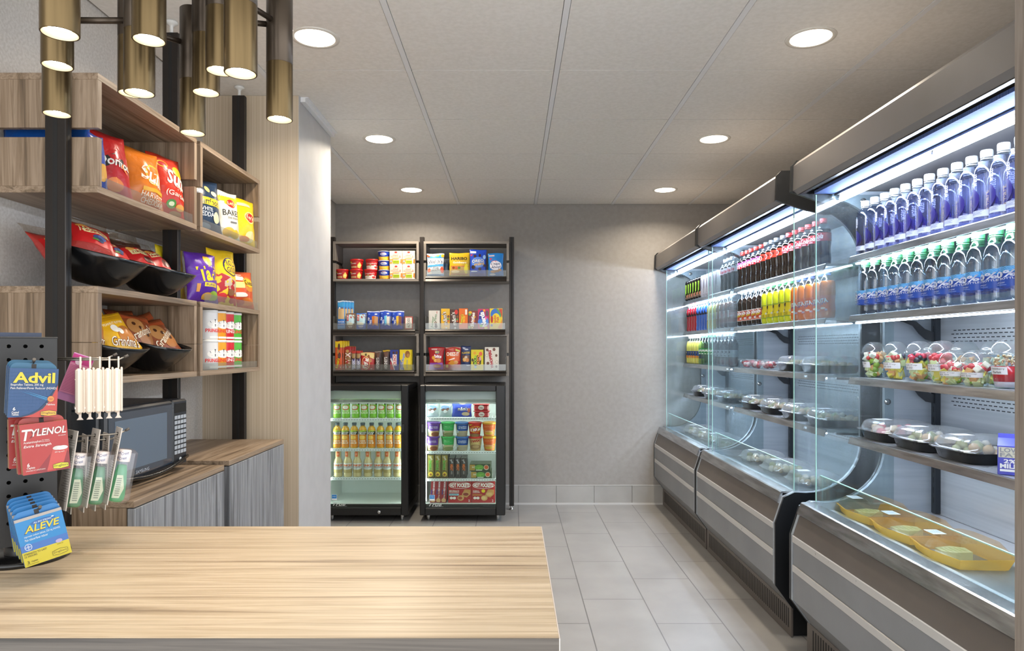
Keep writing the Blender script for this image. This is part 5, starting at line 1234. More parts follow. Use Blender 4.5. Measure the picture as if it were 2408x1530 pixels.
# far case, top shelf: energy cans and diet cola
def can(lab, col, rim, items, grp):
    t = thing('drink_can', lab, 'can', group=grp)
    pr = [(.024, 0), (.0285, .006), (.0310, .012), (.0310, .143), (.0265, .152)]
    b = MB(); b.lathe(pr[:2]+pr[2:], mat(col, .22, .3), 22); W = 2*PI*.031*.5; _, sf = wrap(pr, W)
    decor(b, items, sf(.012), W, .131, 6, .0005); b.build('can_body', t)
    b = MB(); b.lathe([(.0268, .1515), (.0272, .154), (.0255, .155), (.0245, .1525), (0, .1525)], mat(rim, .25, .9), 22, cap=False); b.build('can_lid', t)
    return t
claw = lambda c: [('p', [(.34, .86), (.42, .88), (.40, .60), (.44, .36), (.36, .28), (.34, .55)], c), ('p', [(.46, .88), (.55, .88), (.54, .6), (.57, .30), (.50, .18), (.48, .55)], c), ('p', [(.60, .88), (.68, .86), (.67, .55), (.66, .34), (.59, .38), (.61, .6)], c)]
g = 'energy drink cans on the top shelf of the far case'
c1 = can('', '#16130f', '#2a2a2a', claw('#a4d43a')+[('r', .2, .03, .85, .14, '#6a5644'), ('e', .8, .2, .15, .1, '#a86a4a')], g)
R(c1, ys(5.380, 6, .073), 1.382, Z_['A'], 'black energy can with green claw marks', g, turn=-.05)
c2 = can('', '#c9c6c8', '#d8d8da', claw('#7a7478')+[('r', .15, .05, .9, .10, '#a8a2a8')], g)
R(c2, ys(4.942, 6, .072), 1.382, Z_['A'], 'white energy can with grey claw marks', g, turn=-.05)
g = 'soda bottles in the far case'
dk = bo('soda_bottle', '', SODA, '#d8dce0', '#1c1410', .80, (.112, .147, '#b9babd'), [('t', 'diet', .22, .6, .2, .36, '#8a2a3a', 0, .0, .2), ('t', 'Coke', .62, .5, .60, .66, '#b5283a', 0, .03, .2)], g)
R(dk, ys(4.500, 4, .072), XR1, Z_['A'], 'diet cola bottle with silver band', g)
PW = [(.024, 0), (.0300, .004), (.0310, .02), (.0285, .045), (.0305, .066), (.0285, .088), (.0310, .110), (.0318, .135), (.0310, .158), (.024, .172), (.0165, .182), (.0160, .192)]
def power(c, dark):
    return bottle('sports_drink_bottle', '', 'bottle', PW, (.0180, .188, .018, '#5d6368'), M_PET, liquid(c, .1), .97, (.112, .160, c), [('r', .0, .0, 1, .25, dark), ('p', [(.3, .1), (.6, .9), (.75, .9), (.5, .1)], '#e6e8ee'), ('p', [(.5, .1), (.75, .6), (.85, .3)], '#16161a'), ('t', 'POWER', .5, .82, .6, .2, '#eef0f4')], group='soda bottles in the far case')
R(power('#b0182a', '#1a1216'), ys(5.380, 4, .070), XR1, Z_['B'], 'red sports drink bottle', g)
R(power('#3468c4', '#141c34'), ys(5.100, 4, .070), XR1, Z_['B'], 'blue sports drink bottle', g)
def tea(c, lb): return bo('tea_bottle', '', STR, '#e6e8ea', c, .80, (.062, .112, lb), [('r', .55, .05, .78, .95, '#d8d6d0'), ('t', 'ICED TEA', .3, .55, .4, .2, '#e8e2d0'), ('r', .60, .15, .62, .85, '#3a3a3a'), ('r', .66, .15, .68, .85, '#3a3a3a'), ('r', .72, .15, .73, .85, '#3a3a3a')], g)
R(tea('#a8a45c', '#a3a86a'), ys(4.815, 3, .072), XR1, Z_['B'], 'yellow-green iced tea bottle', g)
R(tea('#5a3a30', '#7a4a44'), ys(4.598, 4, .080), XR1, Z_['B'], 'brown iced tea bottle', g)
lm = bo('lemonade_bottle', '', STR, '#dfe2e4', '#dcdc6a', .82, (.040, .095, '#2f4f8c'), [('r', .0, .0, 1, .12, '#e0b82a'), ('r', .2, .40, .8, .95, '#12151c'), ('t', 'LEMON', .5, .78, .5, .18, '#e8e2d0'), ('p', [(.0, .12), (.4, .2), (.7, .38), (1, .3), (1, .2), (.5, .12)], '#e0b02a'), ('e', .76, .26, .16, .14, '#d8882a')], g, .12)
R(lm, ys(5.380, 5, .069), XR1, Z_['C'], 'pale yellow lemonade bottle', g)
M_SPR = tinted('sparkling_clear', '#d4e8de', .07)
sp = bo('soda_bottle', '', STR, '#6fcf96', '#ffffff', .82, (.072, .115, '#2f8f4a'), [('t', 'Sprite', .52, .5, .86, .62, '#f2f6f2', 10, .03, .2), ('r', .72, .05, .9, .2, '#dfeae2')], g, clr=M_SPR)
R(sp, ys(5.030, 5, .072), XR1, Z_['C'], 'clear lemon-lime soda bottle with green band', g)
rb = bo('soda_bottle', '', STR, '#c4cace', '#15151a', .82, (.060, .104, '#9aa4ac'), [('t', "Barq's", .5, .55, .8, .5, '#1a1e26', 12, .03, .2), ('e', .34, .3, .12, .2, '#7a2a34'), ('r', .55, .1, .8, .25, '#5a6068')], g)
R(rb, ys(4.660, 5, .080), XR1, Z_['C'], 'dark root beer bottle with silver band', g)
# middle case
g = 'soda bottles in the middle case'
def cola(cap, lc, items, liq='#170d09'): return bo('soda_bottle', '', SODA, cap, liq, .80, (.110, .147, lc), items, g)
R(cola('#d8453e', '#c8242e', [('r', .42, .36, 1.4, 1, '#8f2a7c'), ('t', 'Coca-Cola', .58, .64, .84, .58, '#f4eef0', 0, .02, .35), ('r', .80, .08, .9, .30, '#f0c8c8'), ('r', .62, .08, .74, .3, '#f0c8c8')]), ys(4.160, 5, .077), XR1, Z_['A'], 'cherry cola bottle with red and purple band', g)
R(cola('#8a9096', '#d03a26', [('t', 'Coca-Cola', .5, .66, .8, .5, '#1a1212', 0, .02, .35), ('e', .66, .42, .14, .34, '#f0d8d0'), ('e', .66, .42, .11, .27, '#d03a26')]), ys(3.775, 4, .077), XR1, Z_['A'], 'zero sugar cola bottle with bright red band', g)
R(cola('#d8454a', '#b81e2c', [('t', 'Coca-Cola', .58, .60, .9, .62, '#f4eef0', 0, .02, .35), ('r', .74, .04, .92, .22, '#e0a8ac')]), ys(3.467, 6, .077), XR1, Z_['A'], 'classic cola bottle with red band', g)
pb = bo('soda_bottle', '', STR, '#b9bfc4', '#1a0f0c', .80, (.030, .092, '#c0401e'), [('r', -.4, .93, 1.4, 1, '#e6e0dc'), ('r', -.4, .0, 1.4, .05, '#e6e0dc'), ('t', 'Pibb', .58, .70, .66, .40, '#f2ecea', 10, .05, .1), ('t', 'XTRA', .66, .46, .46, .18, '#d8d02a', 16, .03), ('p', [(.4, .1), (.95, .42), (.6, .2), (.98, .12)], '#e0a08a'), ('e', .9, .24, .08, .12, '#dfe2e6')], g)
R(pb, ys(4.160, 5, .080), XR1, Z_['B'], 'dark spiced soda bottle with orange-red label', g, turn=-.3)
me_ = bo('soda_bottle', '', SODA, '#6fcf8e', '#c8d21e', .80, (.030, .100, '#d8c81e'), [('r', -.4, .96, 1.4, 1, '#3a8a3a'), ('r', -.4, .0, 1.4, .04, '#3a8a3a'), ('p', [(.30, .92), (.42, .78), (.58, .92), (.66, .92), (.60, .68), (.52, .68), (.55, .80), (.44, .66), (.36, .80), (.40, .60), (.60, .40), (.52, .36), (.26, .62)], '#2c2216'), ('t', 'MELLO', .5, .24, .5, .10, '#3a3214'), ('t', 'YELLO', .5, .12, .5, .10, '#3a3214'), ('r', .8, .3, .94, .44, '#d0d4c0')], g, .06)
R(me_, ys(3.760, 5, .080), XR1, Z_['B'], 'neon yellow citrus soda bottle with green cap', g, turn=-.12)
fa = bo('soda_bottle', '', SODA, '#5a74d0', '#dc7418', .80, (.030, .100, '#d8661c'), [('p', [(.20, .56), (.98, .66), (.84, .48), (.3, .30)], '#3a3f9c'), ('t', 'FANTA', .60, .66, .66, .30, '#2a2f80', 6, .07), ('t', 'FANTA', .60, .66, .64, .28, '#f4efe8', 6, .03), ('e', .74, .20, .12, .07, '#f0e4d4'), ('r', .84, .05, .94, .17, '#c8b8d0'), ('e', .5, .1, .1, .04, '#f0e4d4')], g, .06)
R(fa, ys(3.360, 5, .080), XR1, Z_['B'], 'orange soda bottle with blue cap', g, turn=-.3)
# nearest case: two kinds of water, two rows deep
g = 'water bottles on the top shelf of the nearest case'
M_SW = tinted('water_violet', '#eceffc', .06)
SW = [(.028, 0), (.0325, .003), (.0332, .008), (.0332, .140), (.0325, .152), (.0300, .163), (.0255, .173), (.0190, .180), (.0150, .184), (.0140, .190)]
sw = bottle('water_bottle', '', 'bottle', SW, (.0158, .1905, .0225, '#dfe3e8'), M_PET, M_SW, .94, (.006, .150, None),
    [('e', .46, .43, .32, .235, '#2a2174'), ('t', 'smart', .42, .50, .17, .42, '#c8a878', 90, .03), ('t', 'water', .62, .83, .17, .27, '#eef0f8', 90, .0), ('r', .50, .07, 1.0, .20, '#d3d9ea'), ('r', .54, .16, .84, .165, '#4a56a0'), ('r', .54, .14, .8, .145, '#4a56a0'), ('r', .54, .12, .84, .125, '#4a56a0'), ('t', 'vapor distilled', .70, .185, .36, .02, '#3b3f96'), ('r', 1.1, .1, 1.24, .3, '#d3d9ea'), ('r', -.4, .0, 1.4, .11, '#9aa0cf') if False else ('r', 1.3, .3, 1.45, .36, '#3b2f96')], group=g)
R(sw, ys(2.715, 15, .0695), 1.392, Z_['A'], 'clear water bottle with violet disc', g, tail='from far end, front row')
for i, y in enumerate(ys(2.70, 13, .0695)): dup(sw, (1.466, y, Z_['A']), (0, 0, FACE_NX+random.uniform(-.3, .3)), 'clear water bottle with violet disc, '+ORD[i]+' from the far end, back row')
g = 'water bottles on the second shelf of the nearest case'
M_DW = tinted('water_clear', '#f3f8fc', .06)
DA = [(.022, 0), (.0310, .004), (.0335, .016), (.0325, .034), (.0312, .040), (.0312, .092), (.0322, .096), (.0316, .100), (.0330, .104), (.0322, .109), (.0332, .114), (.0324, .119), (.0330, .124), (.0322, .134), (.0285, .152), (.0215, .171), (.0160, .183), (.0140, .190), (.0140, .198)]
wave = [('p', [(x/10, .80-.04*(x % 2)+r*.07), (x/10+.1, .84+.04*(x % 2)+r*.07-.04), (x/10+.1, .86+.04*(x % 2)+r*.07-.04), (x/10, .82-.04*(x % 2)+r*.07)], '#9fd0ea') for r in range(3) for x in range(10)]
da = bottle('water_bottle', '', 'bottle', DA, (.0170, .1925, .0205, '#79d69a'), M_PET, M_DW, .84, (.0385, .0935, '#2c53b0'),
    [('r', -.5, .70, 1.5, 1.0, '#2f8fcc')]+wave+[('t', 'DASANI', .3, .84, .3, .10, '#b59ab0'), ('t', '100%', .58, .58, .86, .34, '#c6cbd8', 6, .03), ('t', 'RECYCLED BOTTLE', .56, .35, .9, .10, '#c6cbd8', 4, .02), ('t', 'Purified Water', .52, .16, .5, .08, '#c6cbd8', 4, .0), ('r', .2, .05, .8, .07, '#8fa4d8')], group=g)
R(da, ys(2.712, 16, .0728), 1.392, Z_['B'], 'ridged water bottle with green cap', g, tail='from far end, front row')
for i, y in enumerate(ys(2.68, 12, .0728)): dup(da, (1.468, y, Z_['B']), (0, 0, FACE_NX+random.uniform(-.3, .3)), 'ridged water bottle with green cap, '+ORD[i]+' from the far end, back row')
for p in protos: 
    del p['placed']

# ---- clamshell boxes and cups
def ring_loft(b, levels, m, n=40, p=.42, smooth=True):
    """levels: (half x, half y, z, corner power)"""
    rs = []
    for hx, hy, z in levels:
        rs.append([(hx*math.copysign(abs(math.cos(2*PI*i/n))**p, math.cos(2*PI*i/n)), hy*math.copysign(abs(math.sin(2*PI*i/n))**p, math.sin(2*PI*i/n)), z) for i in range(n)])
    for a in range(len(rs)-1):
        b.add(rs[a]+rs[a+1], [(i, (i+1) % n, n+(i+1) % n, n+i) for i in range(n)], m, smooth)
    return rs
M_CLAM = clear('ribbed_lid', '#f6f8fa', .06, .6, .10, .24, '#e8edf2')
M_BLKP = mat('#121416', .12, 0, 'film', .5)
def lump(b, cols, rx, ry, z0, z1, n, seed, size=(.012, .022)):
    rr = random.Random(seed)
    for _ in range(n):
        s = rr.uniform(*size)
        M = Matrix.Translation((rr.uniform(-rx, rx), rr.uniform(-ry, ry), rr.uniform(z0, z1))) @ Matrix.Rotation(rr.uniform(0, 3), 4, 'X') @ Matrix.Rotation(rr.uniform(0, 3), 4, 'Z')
        k = rr.choice(cols)
        if k[1] == 'b': b.box(-s/2, s/2, -s/2, s/2, -s/2, s/2, mat(k[0], .3), s*.12, M)
        else: b.lathe([(0, -s/2), (s*.38, -s*.32), (s*.5, 0), (s*.38, s*.32), (0, s/2)], mat(k[0], .25), 10, M, cap=False)
def clam(lab, grp, cols, black=True, hx=.115, hy=.112, seed=1):
    t = thing('clamshell_box', lab, 'food box', group=grp)
    b = MB(); m = M_BLKP if black else M_LIDC
    rs = ring_loft(b, [(hx*.80, hy*.80, .0), (hx*.84, hy*.84, .003), (hx*.93, hy*.93, .032), (hx*1.0, hy*1.0, .0335), (hx*1.02, hy*1.02, .036)], m)
    b.add(rs[0], [list(range(len(rs[0])))], m)
    b.build('base', t)
    b = MB()
    n = 64
    def rib(s, z, amp): return [(s*(1+amp*(1 if (i//2) % 2 else -1))*hx*math.copysign(abs(math.cos(2*PI*i/n))**.42, math.cos(2*PI*i/n)), s*(1+amp*(1 if (i//2) % 2 else -1))*hy*math.copysign(abs(math.sin(2*PI*i/n))**.42, math.sin(2*PI*i/n)), z) for i in range(n)]
    L = [rib(1.04, .0365, 0), rib(1.04, .0385, 0), rib(.95, .0395, 0), rib(.90, .050, .004), rib(.84, .066, .008), rib(.76, .0735, .004), rib(.70, .0750, 0)]
    for a in range(len(L)-1): b.add(L[a]+L[a+1], [(i, (i+1) % n, n+(i+1) % n, n+i) for i in range(n)], M_CLAM, a not in (3, 4))
    b.add(L[-1], [list(range(n))], M_CLAM)
    b.build('lid', t)
    b = MB(); b.box(-hx*.55, -hx*.05, hy*.20, hy*.60, .0752, .0755, mat('#e6e8ea', .5)); b.build('price_label', t)
    b = MB(); lump(b, cols, hx*.6, hy*.6, .018, .046, 26, seed, (.022, .040)); b.build('food', t)
    return t
g = 'clear-lidded food boxes in the cases'
tan = [('#cfc0a0', 's'), ('#b89a6c', 's'), ('#dcd6c4', 's'), ('#a8b07a', 's')]
pink = [('#d88a90', 's'), ('#c86a72', 's'), ('#e0cfc0', 's'), ('#d8c8a8', 's')]
k0 = clam('black-based food box with pink filling on the third shelf of nearest case', g, pink, True, seed=3)
place(k0, 1.475, 2.640, Z_['D'])
k1 = clam('black-based food box second from the far end, nearest case', g, tan, True, seed=4); place(k1, 1.470, 2.400, Z_['D'], .02)
for i, (y, l) in enumerate(((2.160, 'black-based food box third from the far end, nearest case'), (1.920, 'black-based food box behind the milk carton, nearest case'), (1.680, 'black-based food box hidden past the wood end panel'))):
    if i < 2: dup(k1, (1.472 if i == 0 else 1.540, y, Z_['D']), (0, 0, .03-.03*i), l)
for y, l in ((4.04, 'farthest'), (3.735, 'second farthest'), (3.42, 'third farthest'), (3.125, 'nearest')):
    dup(k1, (1.468, y, Z_['D']), (0, 0, random.uniform(-.06, .06)), l+' food box on the lowest shelf of the middle case')
for y, l in ((5.14, 'farthest'), (4.83, 'middle'), (4.50, 'nearest')):
    dup(k1, (1.462, y, Z_['D']), (0, 0, random.uniform(-.06, .06)), l+' food box on the lowest shelf of the far case')
for y, l in ((3.50, 'farther'), (3.20, 'nearer')):
    dup(k1, (1.475, y, Z_['C']), (0, 0, random.uniform(-.05, .05)), l+' food box on the berry cup shelf of the middle case')
k2 = clam('food box on the deck of the middle case, farthest', g, tan, False, seed=6); place(k2, 1.425, 3.92, .5755, .05)
for y, l in ((3.58, 'middle'), (3.25, 'nearest')): dup(k2, (1.425, y, .5755), (0, 0, random.uniform(-.06, .06)), 'food box on the deck of the middle case, '+l)
for i, y in enumerate((5.22, 4.96, 4.70, 4.42)): dup(k2, (1.42, y, .5755), (0, 0, random.uniform(-.06, .06)), 'food box on the deck of the far case, '+ORD[i]+' from the back wall')
# small berry boxes
g = 'small berry cups in the middle case'
for i, y in enumerate((4.10, 3.93, 3.765)):
    t = thing('berry_cup', 'low clear cup of cut strawberries, '+ORD[i]+' from the far end', 'fruit cup', (1.405, y, Z_['C']), group=g)
    b = MB(); rs = ring_loft(b, [(.036, .060, 0), (.044, .070, .044), (.047, .073, .045)], M_LIDC); b.add(rs[0], [list(range(40))], M_LIDC); b.build('cup', t)
    b = MB(); rs = ring_loft(b, [(.048, .074, .0455), (.048, .074, .049), (.042, .068, .051)], M_LIDC); b.add(rs[-1], [list(range(40))], M_LIDC); b.build('lid', t)
    b = MB(); lump(b, [('#b5282e', 's'), ('#d8606a', 's'), ('#e8d0cc', 's'), ('#8f2026', 's')], .026, .048, .014, .034, 26, 70+i, (.018, .028)); b.build('fruit', t)
# fruit cups
def fruit_cup(lab, cols, top, seed, word, rz, H=.093, fill=.080):
    t = thing('fruit_cup', lab, 'fruit cup', group='dome-lidded fruit cups')
    r0, r1 = .031, .044
    b = MB(); b.lathe([(0, .002), (r0-.003, .0), (r0, .002), (r1, H), (r1+.003, H+.001)], M_PET, 30, cap=False); b.build('cup', t)
    b = MB(); b.lathe([(r1+.004, H), (r1+.004, H+.006), (r1-.001, H+.007), (r1-.003, H+.018), (r1-.012, H+.034), (r1-.024, H+.043), (0, H+.046)], M_LIDC, 30, cap=False); b.build('dome_lid', t)
    b = MB(); rr = random.Random(seed)
    for k in range(84):
        z = rr.uniform(.010, fill); q = (r0+(r1-r0)*z/H)-.014
        a = rr.uniform(0, 2*PI); d = q*math.sqrt(rr.uniform(.25, 1)); s = rr.uniform(.015, .023)
        M = Matrix.Translation((d*math.cos(a), d*math.sin(a), z)) @ Matrix.Rotation(rr.uniform(0, 3), 4, 'X') @ Matrix.Rotation(rr.uniform(0, 3), 4, 'Y')
        kx = rr.choice(top if z > fill*.72 else cols)
        if kx[1] == 'b': b.box(-s/2, s/2, -s/2, s/2, -s/2, s/2, mat(kx[0], .3), .0015, M)
        else: b.lathe([(0, -s*.6), (s*.38, -s*.4), (s*.5, 0), (s*.38, s*.4), (0, s*.6)], mat(kx[0], .22), 12, M, cap=False)
    b.build('fruit', t)
    pr = [(r0, 0), (r1, H)]; W = 2*PI*.038*.5; _, sf = wrap(pr, W)
    b = MB(); decor(b, [('r', .22, .42, .78, .66, '#e3e5ea'), ('t', word, .46, .59, .40, .07, '#4a4a50', 0, .0), ('t', '$3.50', .40, .49, .26, .07, '#4a4a50', 0, .0)], sf(0), W, H, 8, .0012); b.build('price_label', t)
    return t
mel = [('#d9dca0', 'b'), ('#e0a468', 'b'), ('#e4e2b4', 'b'), ('#a8bf4a', 's'), ('#8fae3a', 's'), ('#e8d25a', 'b')]
grp_ = [('#9db83c', 's'), ('#8aa634', 's'), ('#e0a060', 'b'), ('#d8dca4', 'b'), ('#3a3450', 's')]
str_ = [('#c8323a', 's'), ('#d8545a', 's'), ('#e8dcc8', 'b'), ('#c8323a', 's')]
yb = 1.412
fc = [(2.690, .0, grp_, [('#e6e2d0', 'b'), ('#c83a36', 's'), ('#d8a878', 'b')], 'tall fruit cup with green grapes at the far end', .093, 'Fruit Cup', -.5),
      (2.540, .0, mel, [('#c8403c', 's'), ('#d8dcb8', 'b'), ('#3a3248', 's')], 'tall fruit cup with melon cubes, second from the far end', .093, 'Fruit Cup', .25),
      (2.392, .0, mel, [('#c22e44', 's'), ('#2e2a34', 's'), ('#c22e44', 's')], 'tall fruit cup with dark berries on top, third from the far end', .093, 'Fruit Cup', .05),
      (2.265, .0, mel, [('#c82e3a', 's'), ('#d8404a', 's')], 'tall fruit cup with raspberries on top, fourth from the far end', .093, 'Fruit Cup', .05),
      (2.172, -.020, mel, str_, 'short fruit cup with strawberry slices, farther of the front pair', .062, 'Fruit Cup', .2),
      (2.066, -.022, mel, str_, 'short fruit cup with strawberry slices, nearer of the front pair', .062, 'Fruit Cup', .2)]
for i, (y, dx, co, tp, lab, H, w, rz) in enumerate(fc):
    t = fruit_cup(lab, co, tp, 80+i, w, rz, H, H*.98); place(t, yb+dx, y, Z_['C'], FACE_NX+.35+rz)
for i, (y, lab) in enumerate(((2.47, 'fruit cup in the back row behind the second tall cup'), (2.31, 'fruit cup in the back row behind the raspberry cup'), (2.16, 'fruit cup in the back row behind the short pair'), (2.02, 'fruit cup in the back row, last before the parfait'))):
    t = fruit_cup(lab, mel, [('#d8dcb8', 'b'), ('#e0a468', 'b')], 90+i, 'Fruit Cup', 0, .093, .075); place(t, 1.515, y, Z_['C'], FACE_NX+.3)
t = thing('parfait_cup', 'yogurt parfait cup with granola over red fruit at the near end', 'parfait', (1.405, 1.955, Z_['C']), (0, 0, FACE_NX+.3), 'dome-lidded fruit cups')
b = MB(); b.lathe([(0, .002), (.030, 0), (.031, .003), (.0345, .020), (.0395, .062), (.042, .084), (.0435, .093), (.046, .094)], M_PET, 28, cap=False); b.build('cup', t)
b = MB(); b.lathe([(0, .003), (.029, .003), (.033, .018, ), (.033, .0181)], mat('#e6d8dc', .3), 24); b.lathe([(.033, .0185), (.0385, .062)], mat('#c8242a', .2), 24); b.build('filling', t)
b = MB(); rr = random.Random(5)
for k in range(60):
    a = rr.uniform(0, 6.28); d = .033*math.sqrt(rr.uniform(0, 1)); s = rr.uniform(.006, .011)
    b.lathe([(0, -s/2), (s*.5, 0), (0, s/2)], mat(rr.choice(['#c8b088', '#b59a6c', '#d8c8a8']), .6), 8, Matrix.Translation((d*math.cos(a), d*math.sin(a), rr.uniform(.066, .092))), cap=False)
b.build('granola', t)
b = MB(); b.lathe([(.048, .094), (.048, .100), (.043, .101), (.041, .112), (.032, .128), (.02, .137), (0, .140)], M_LIDC, 28, cap=False); b.build('dome_lid', t)
pr = [(.031, .003), (.0435, .093)]; W = .06; _, sf = wrap(pr, W); b = MB(); decor(b, [('r', .1, .40, .9, .64, '#e3e5ea'), ('t', 'Strawberry', .5, .57, .6, .07, '#4a4a50'), ('t', 'Parfait', .46, .47, .4, .07, '#4a4a50')], sf(.003), W, .09, 8, .0012); b.build('price_label', t)
# milk carton
t = thing('milk_carton', 'small blue and white milk carton beside the black-based boxes', 'milk carton', (1.392, 1.925, Z_['D']), (0, 0, FACE_NX+.9))
b = MB(); b.box(-.0285, .0285, -.0285, .0285, 0, .080, mat('#3a3fb4', .35), .001)
decor(b, [('r', .04, .60, .96, .96, '#c9c6b4'), ('t', 'LOW', .5, .86, .8, .16, '#8a8a90', 0, .03), ('t', 'FAT', .5, .69, .8, .14, '#8a8a90', 0, .03), ('t', '2%', .5, .48, .5, .14, '#eef0f6', 0, .03), ('t', 'MILK', .5, .31, .8, .16, '#eef0f6', 0, .04), ('r', .1, .12, .9, .2, '#eef0f6')], flat(.057, -.0285), .057, .080); b.build('carton', t)
b = MB(); b.prism([(-.0285, .080), (.0285, .080), (.002, .100), (.002, .112), (-.002, .112), (-.002, .100)], 'x', -.0285, .0285, mat('#4a50c4', .35)); b.build('gable_top', t)
# yellow trays of the deck
def ytray(lab, y, seed):
    t = thing('cheese_tray', lab, 'food box', (1.385, y, .5755), (0, 0, 0), 'orange trays on the deck of the nearest case')
    def oct_(hx, hy, z, c=.38): return [(hx, hy*(1-c)-0, z), (hx*(1-c*.6), hy, z), (-hx*(1-c*.6), hy, z), (-hx, hy*.12, z), (-hx, -hy*.12, z), (-hx*(1-c*.6), -hy, z), (hx*(1-c*.6), -hy, z), (hx, -hy*(1-c), z)]
    M_AM = clear('amber_tray', '#ffeab8', .06, .4, .06, .75, '#ffce5c')
    M_AML = clear('amber_lid', '#fff4e4', .10, .7, .05, .05, '#f8e4c0')
    def loft(b, L, m, cap0=None, cap1=None):
        n = 8
        for a in range(len(L)-1): b.add(L[a]+L[a+1], [(i, (i+1) % n, n+(i+1) % n, n+i) for i in range(n)], m)
        if cap0: b.add(L[0], [list(range(n))], m)
        if cap1: b.add(L[-1], [list(range(n))], m)
    b = MB(); loft(b, [oct_(.086, .098, 0), oct_(.094, .108, .006), oct_(.104, .124, .040), oct_(.112, .132, .0405), oct_(.112, .132, .0425)], M_AM, True); b.build('tray', t)
    b = MB(); loft(b, [oct_(.112, .132, .043), oct_(.104, .124, .0445), oct_(.098, .116, .052), oct_(.080, .092, .076), oct_(.074, .086, .078)], M_AML, False, True); b.build('lid', t)
    b = MB(); b.prism([(-.060, .03), (-.005, .045), (.03, .025), (.022, -.025), (-.03, -.03), (-.065, -.01)], 'z', .007, .034, mat('#dfe6b4', .35))
    for i in range(5): b.box(-.05+.014*i, -.044+.014*i, -.012, .026, .0341, .0345, mat('#c4d08a', .4))
    b.build('melon_slice', t)
    b = MB(); b.box(-.072, -.030, .018, .072, .0782, .0785, mat('#e4e8ea', .5))
    for i in range(5): b.box(-.068+.007*i, -.0655+.007*i, .026, .064, .0786, .0788, mat('#8a9098', .5))
    b.build('price_label', t)
for i, y in enumerate((2.640, 2.385, 2.130)): ytray('amber plastic tray with a pale melon slice, '+['farthest', 'middle', 'nearest'][i]+' of three', y, i)
# ------------------------------------------------------------------ service counter in front
CT = .825
CY0, CY1, CXR = .967, 1.577, .067
W_CT = wood('counter_laminate', 'x', '#8b7862', '#b8a488', '#c9b69b', .9, .36, 11)
t = thing('service_counter', 'wood laminate counter with a grey-brown front edge', 'counter', (0, 0, 0))
b = MB(); b.box(-1.30, CXR-.0015, CY0+.002, CY1, CT-.0176, CT, W_CT, .0006); b.build('worktop', t)
b = MB(); b.box(-1.30, CXR-.0015, CY0, CY0+.0019, CT-.0178, CT-.0006, wood('edge_laminate', 'x', '#37322d', '#514b45', '#5f5851', 1, .5, 9)); b.box(CXR-.0014, CXR, CY0, CY1, CT-.0176, CT-.0002, mat('#cdbfb2', .4)); b.build('edge_banding', t)
b = MB(); b.box(CXR-.055, CXR-.037, CY0+.035, CY1-.03, 0, CT-.018, G_Z); b.box(-1.28, -1.262, CY0+.035, CY1-.03, 0, CT-.018, G_Z); b.box(-1.262, CXR-.055, CY1-.048, CY1-.03, 0, CT-.018, G_X); b.box(-1.262, CXR-.055, CY0+.055, CY1-.048, .50, .518, W_X); b.box(-1.262, CXR-.055, CY0+.055, CY1-.048, .06, .078, W_X)
b.build('base', t)

# ------------------------------------------------------------------ revolving pegboard tower with medicine
RC, RT, RH = Vector((-.951, 1.338, 0)), math.radians(40), .0505          # centre, turn and half width of the square tower
RM = Matrix.Translation(RC) @ Matrix.Rotation(RT, 4, 'Z')
def RK(lx, ly, z): return RM @ Vector((lx, ly, z))
t = thing('pegboard_rack', 'black revolving pegboard tower on a round base on the counter', 'display rack', (RC.x, RC.y, CT), (0, 0, RT))
M_PEG = noisy('pegboard_black', '#0e0d0d', '#151414', (40, 40, 40), .45)
pz0, pz1 = .862-CT, 1.2515-CT
P = .0254
def peg_face(ang):
    b = MB(); M = Matrix.Rotation(ang, 4, 'Z'); y = -RH; n = 16; r = .0036
    nz = int((pz1-pz0-.02)/P); zt = pz1-.003
    for i in (-1, 0, 1):
        for k in range(nz):
            x, z = i*P, zt-P*(k+.5); V = []
            for q in range(n): V.append((x+r*math.cos(2*PI*q/n), y, z+r*math.sin(2*PI*q/n)))
            for q in range(n):
                a = 2*PI*q/n; s = 1/max(abs(math.cos(a)), abs(math.sin(a)))
                V.append((x+P/2*s*math.cos(a), y, z+P/2*s*math.sin(a)))
            for q in range(n): V.append((x+r*math.cos(2*PI*q/n), y+.0012, z+r*math.sin(2*PI*q/n)))
            b.add(V, [(q, (q+1) % n, n+(q+1) % n, n+q) for q in range(n)]+[(q, 2*n+q, 2*n+(q+1) % n, (q+1) % n) for q in range(n)], M_PEG, False, M)
    e = 1.5*P; zb = zt-P*nz
    b.box(e, RH-.0006, y, y+.0012, pz0, pz1, M_PEG, 0, M); b.box(-RH+.0006, -e, y, y+.0012, pz0, pz1, M_PEG, 0, M); b.box(-e, e, y, y+.0012, pz0, zb, M_PEG, 0, M); b.box(-e, e, y, y+.0012, zt, pz1, M_PEG, 0, M)
    b.build('pegboard_face', t)
for k in range(4): peg_face(k*PI/2)
b = MB(); b.box(-RH-.001, RH+.001, -RH-.0015, RH+.001, pz1-.0005, pz1+.0022, M_PEG, .0006); b.box(-.045, .030, -.004, .004, pz1+.0022, pz1+.011, mat('#27324a', .4)); b.build('top_cap', t)
b = MB(); b.lathe([(0, 0), (.078, 0), (.080, .002), (.080, .008), (.075, .011), (0, .012)], mat('#0e0e0f', .25), 56, cap=False)
b.lathe([(.03, .012), (.03, pz0+.003), (0, pz0+.003)], mat('#1a1a1b', .35), 24, cap=False); b.build('turntable_base', t)
M_WIRE = mat('#8d8880', .25, .9)
def hook(pts, r=.0018):
    pts = [Vector((q[0], q[1], q[2]-CT)) for q in pts]
    b = MB(); b.tube(pts, r, M_WIRE, 8); d = (pts[-1]-pts[-2]).normalized()
    b.tube([pts[-1]-d*.007, pts[-1]+d*.001], r*1.5, mat('#4a443e', .4), 8); b.build('hook', t)
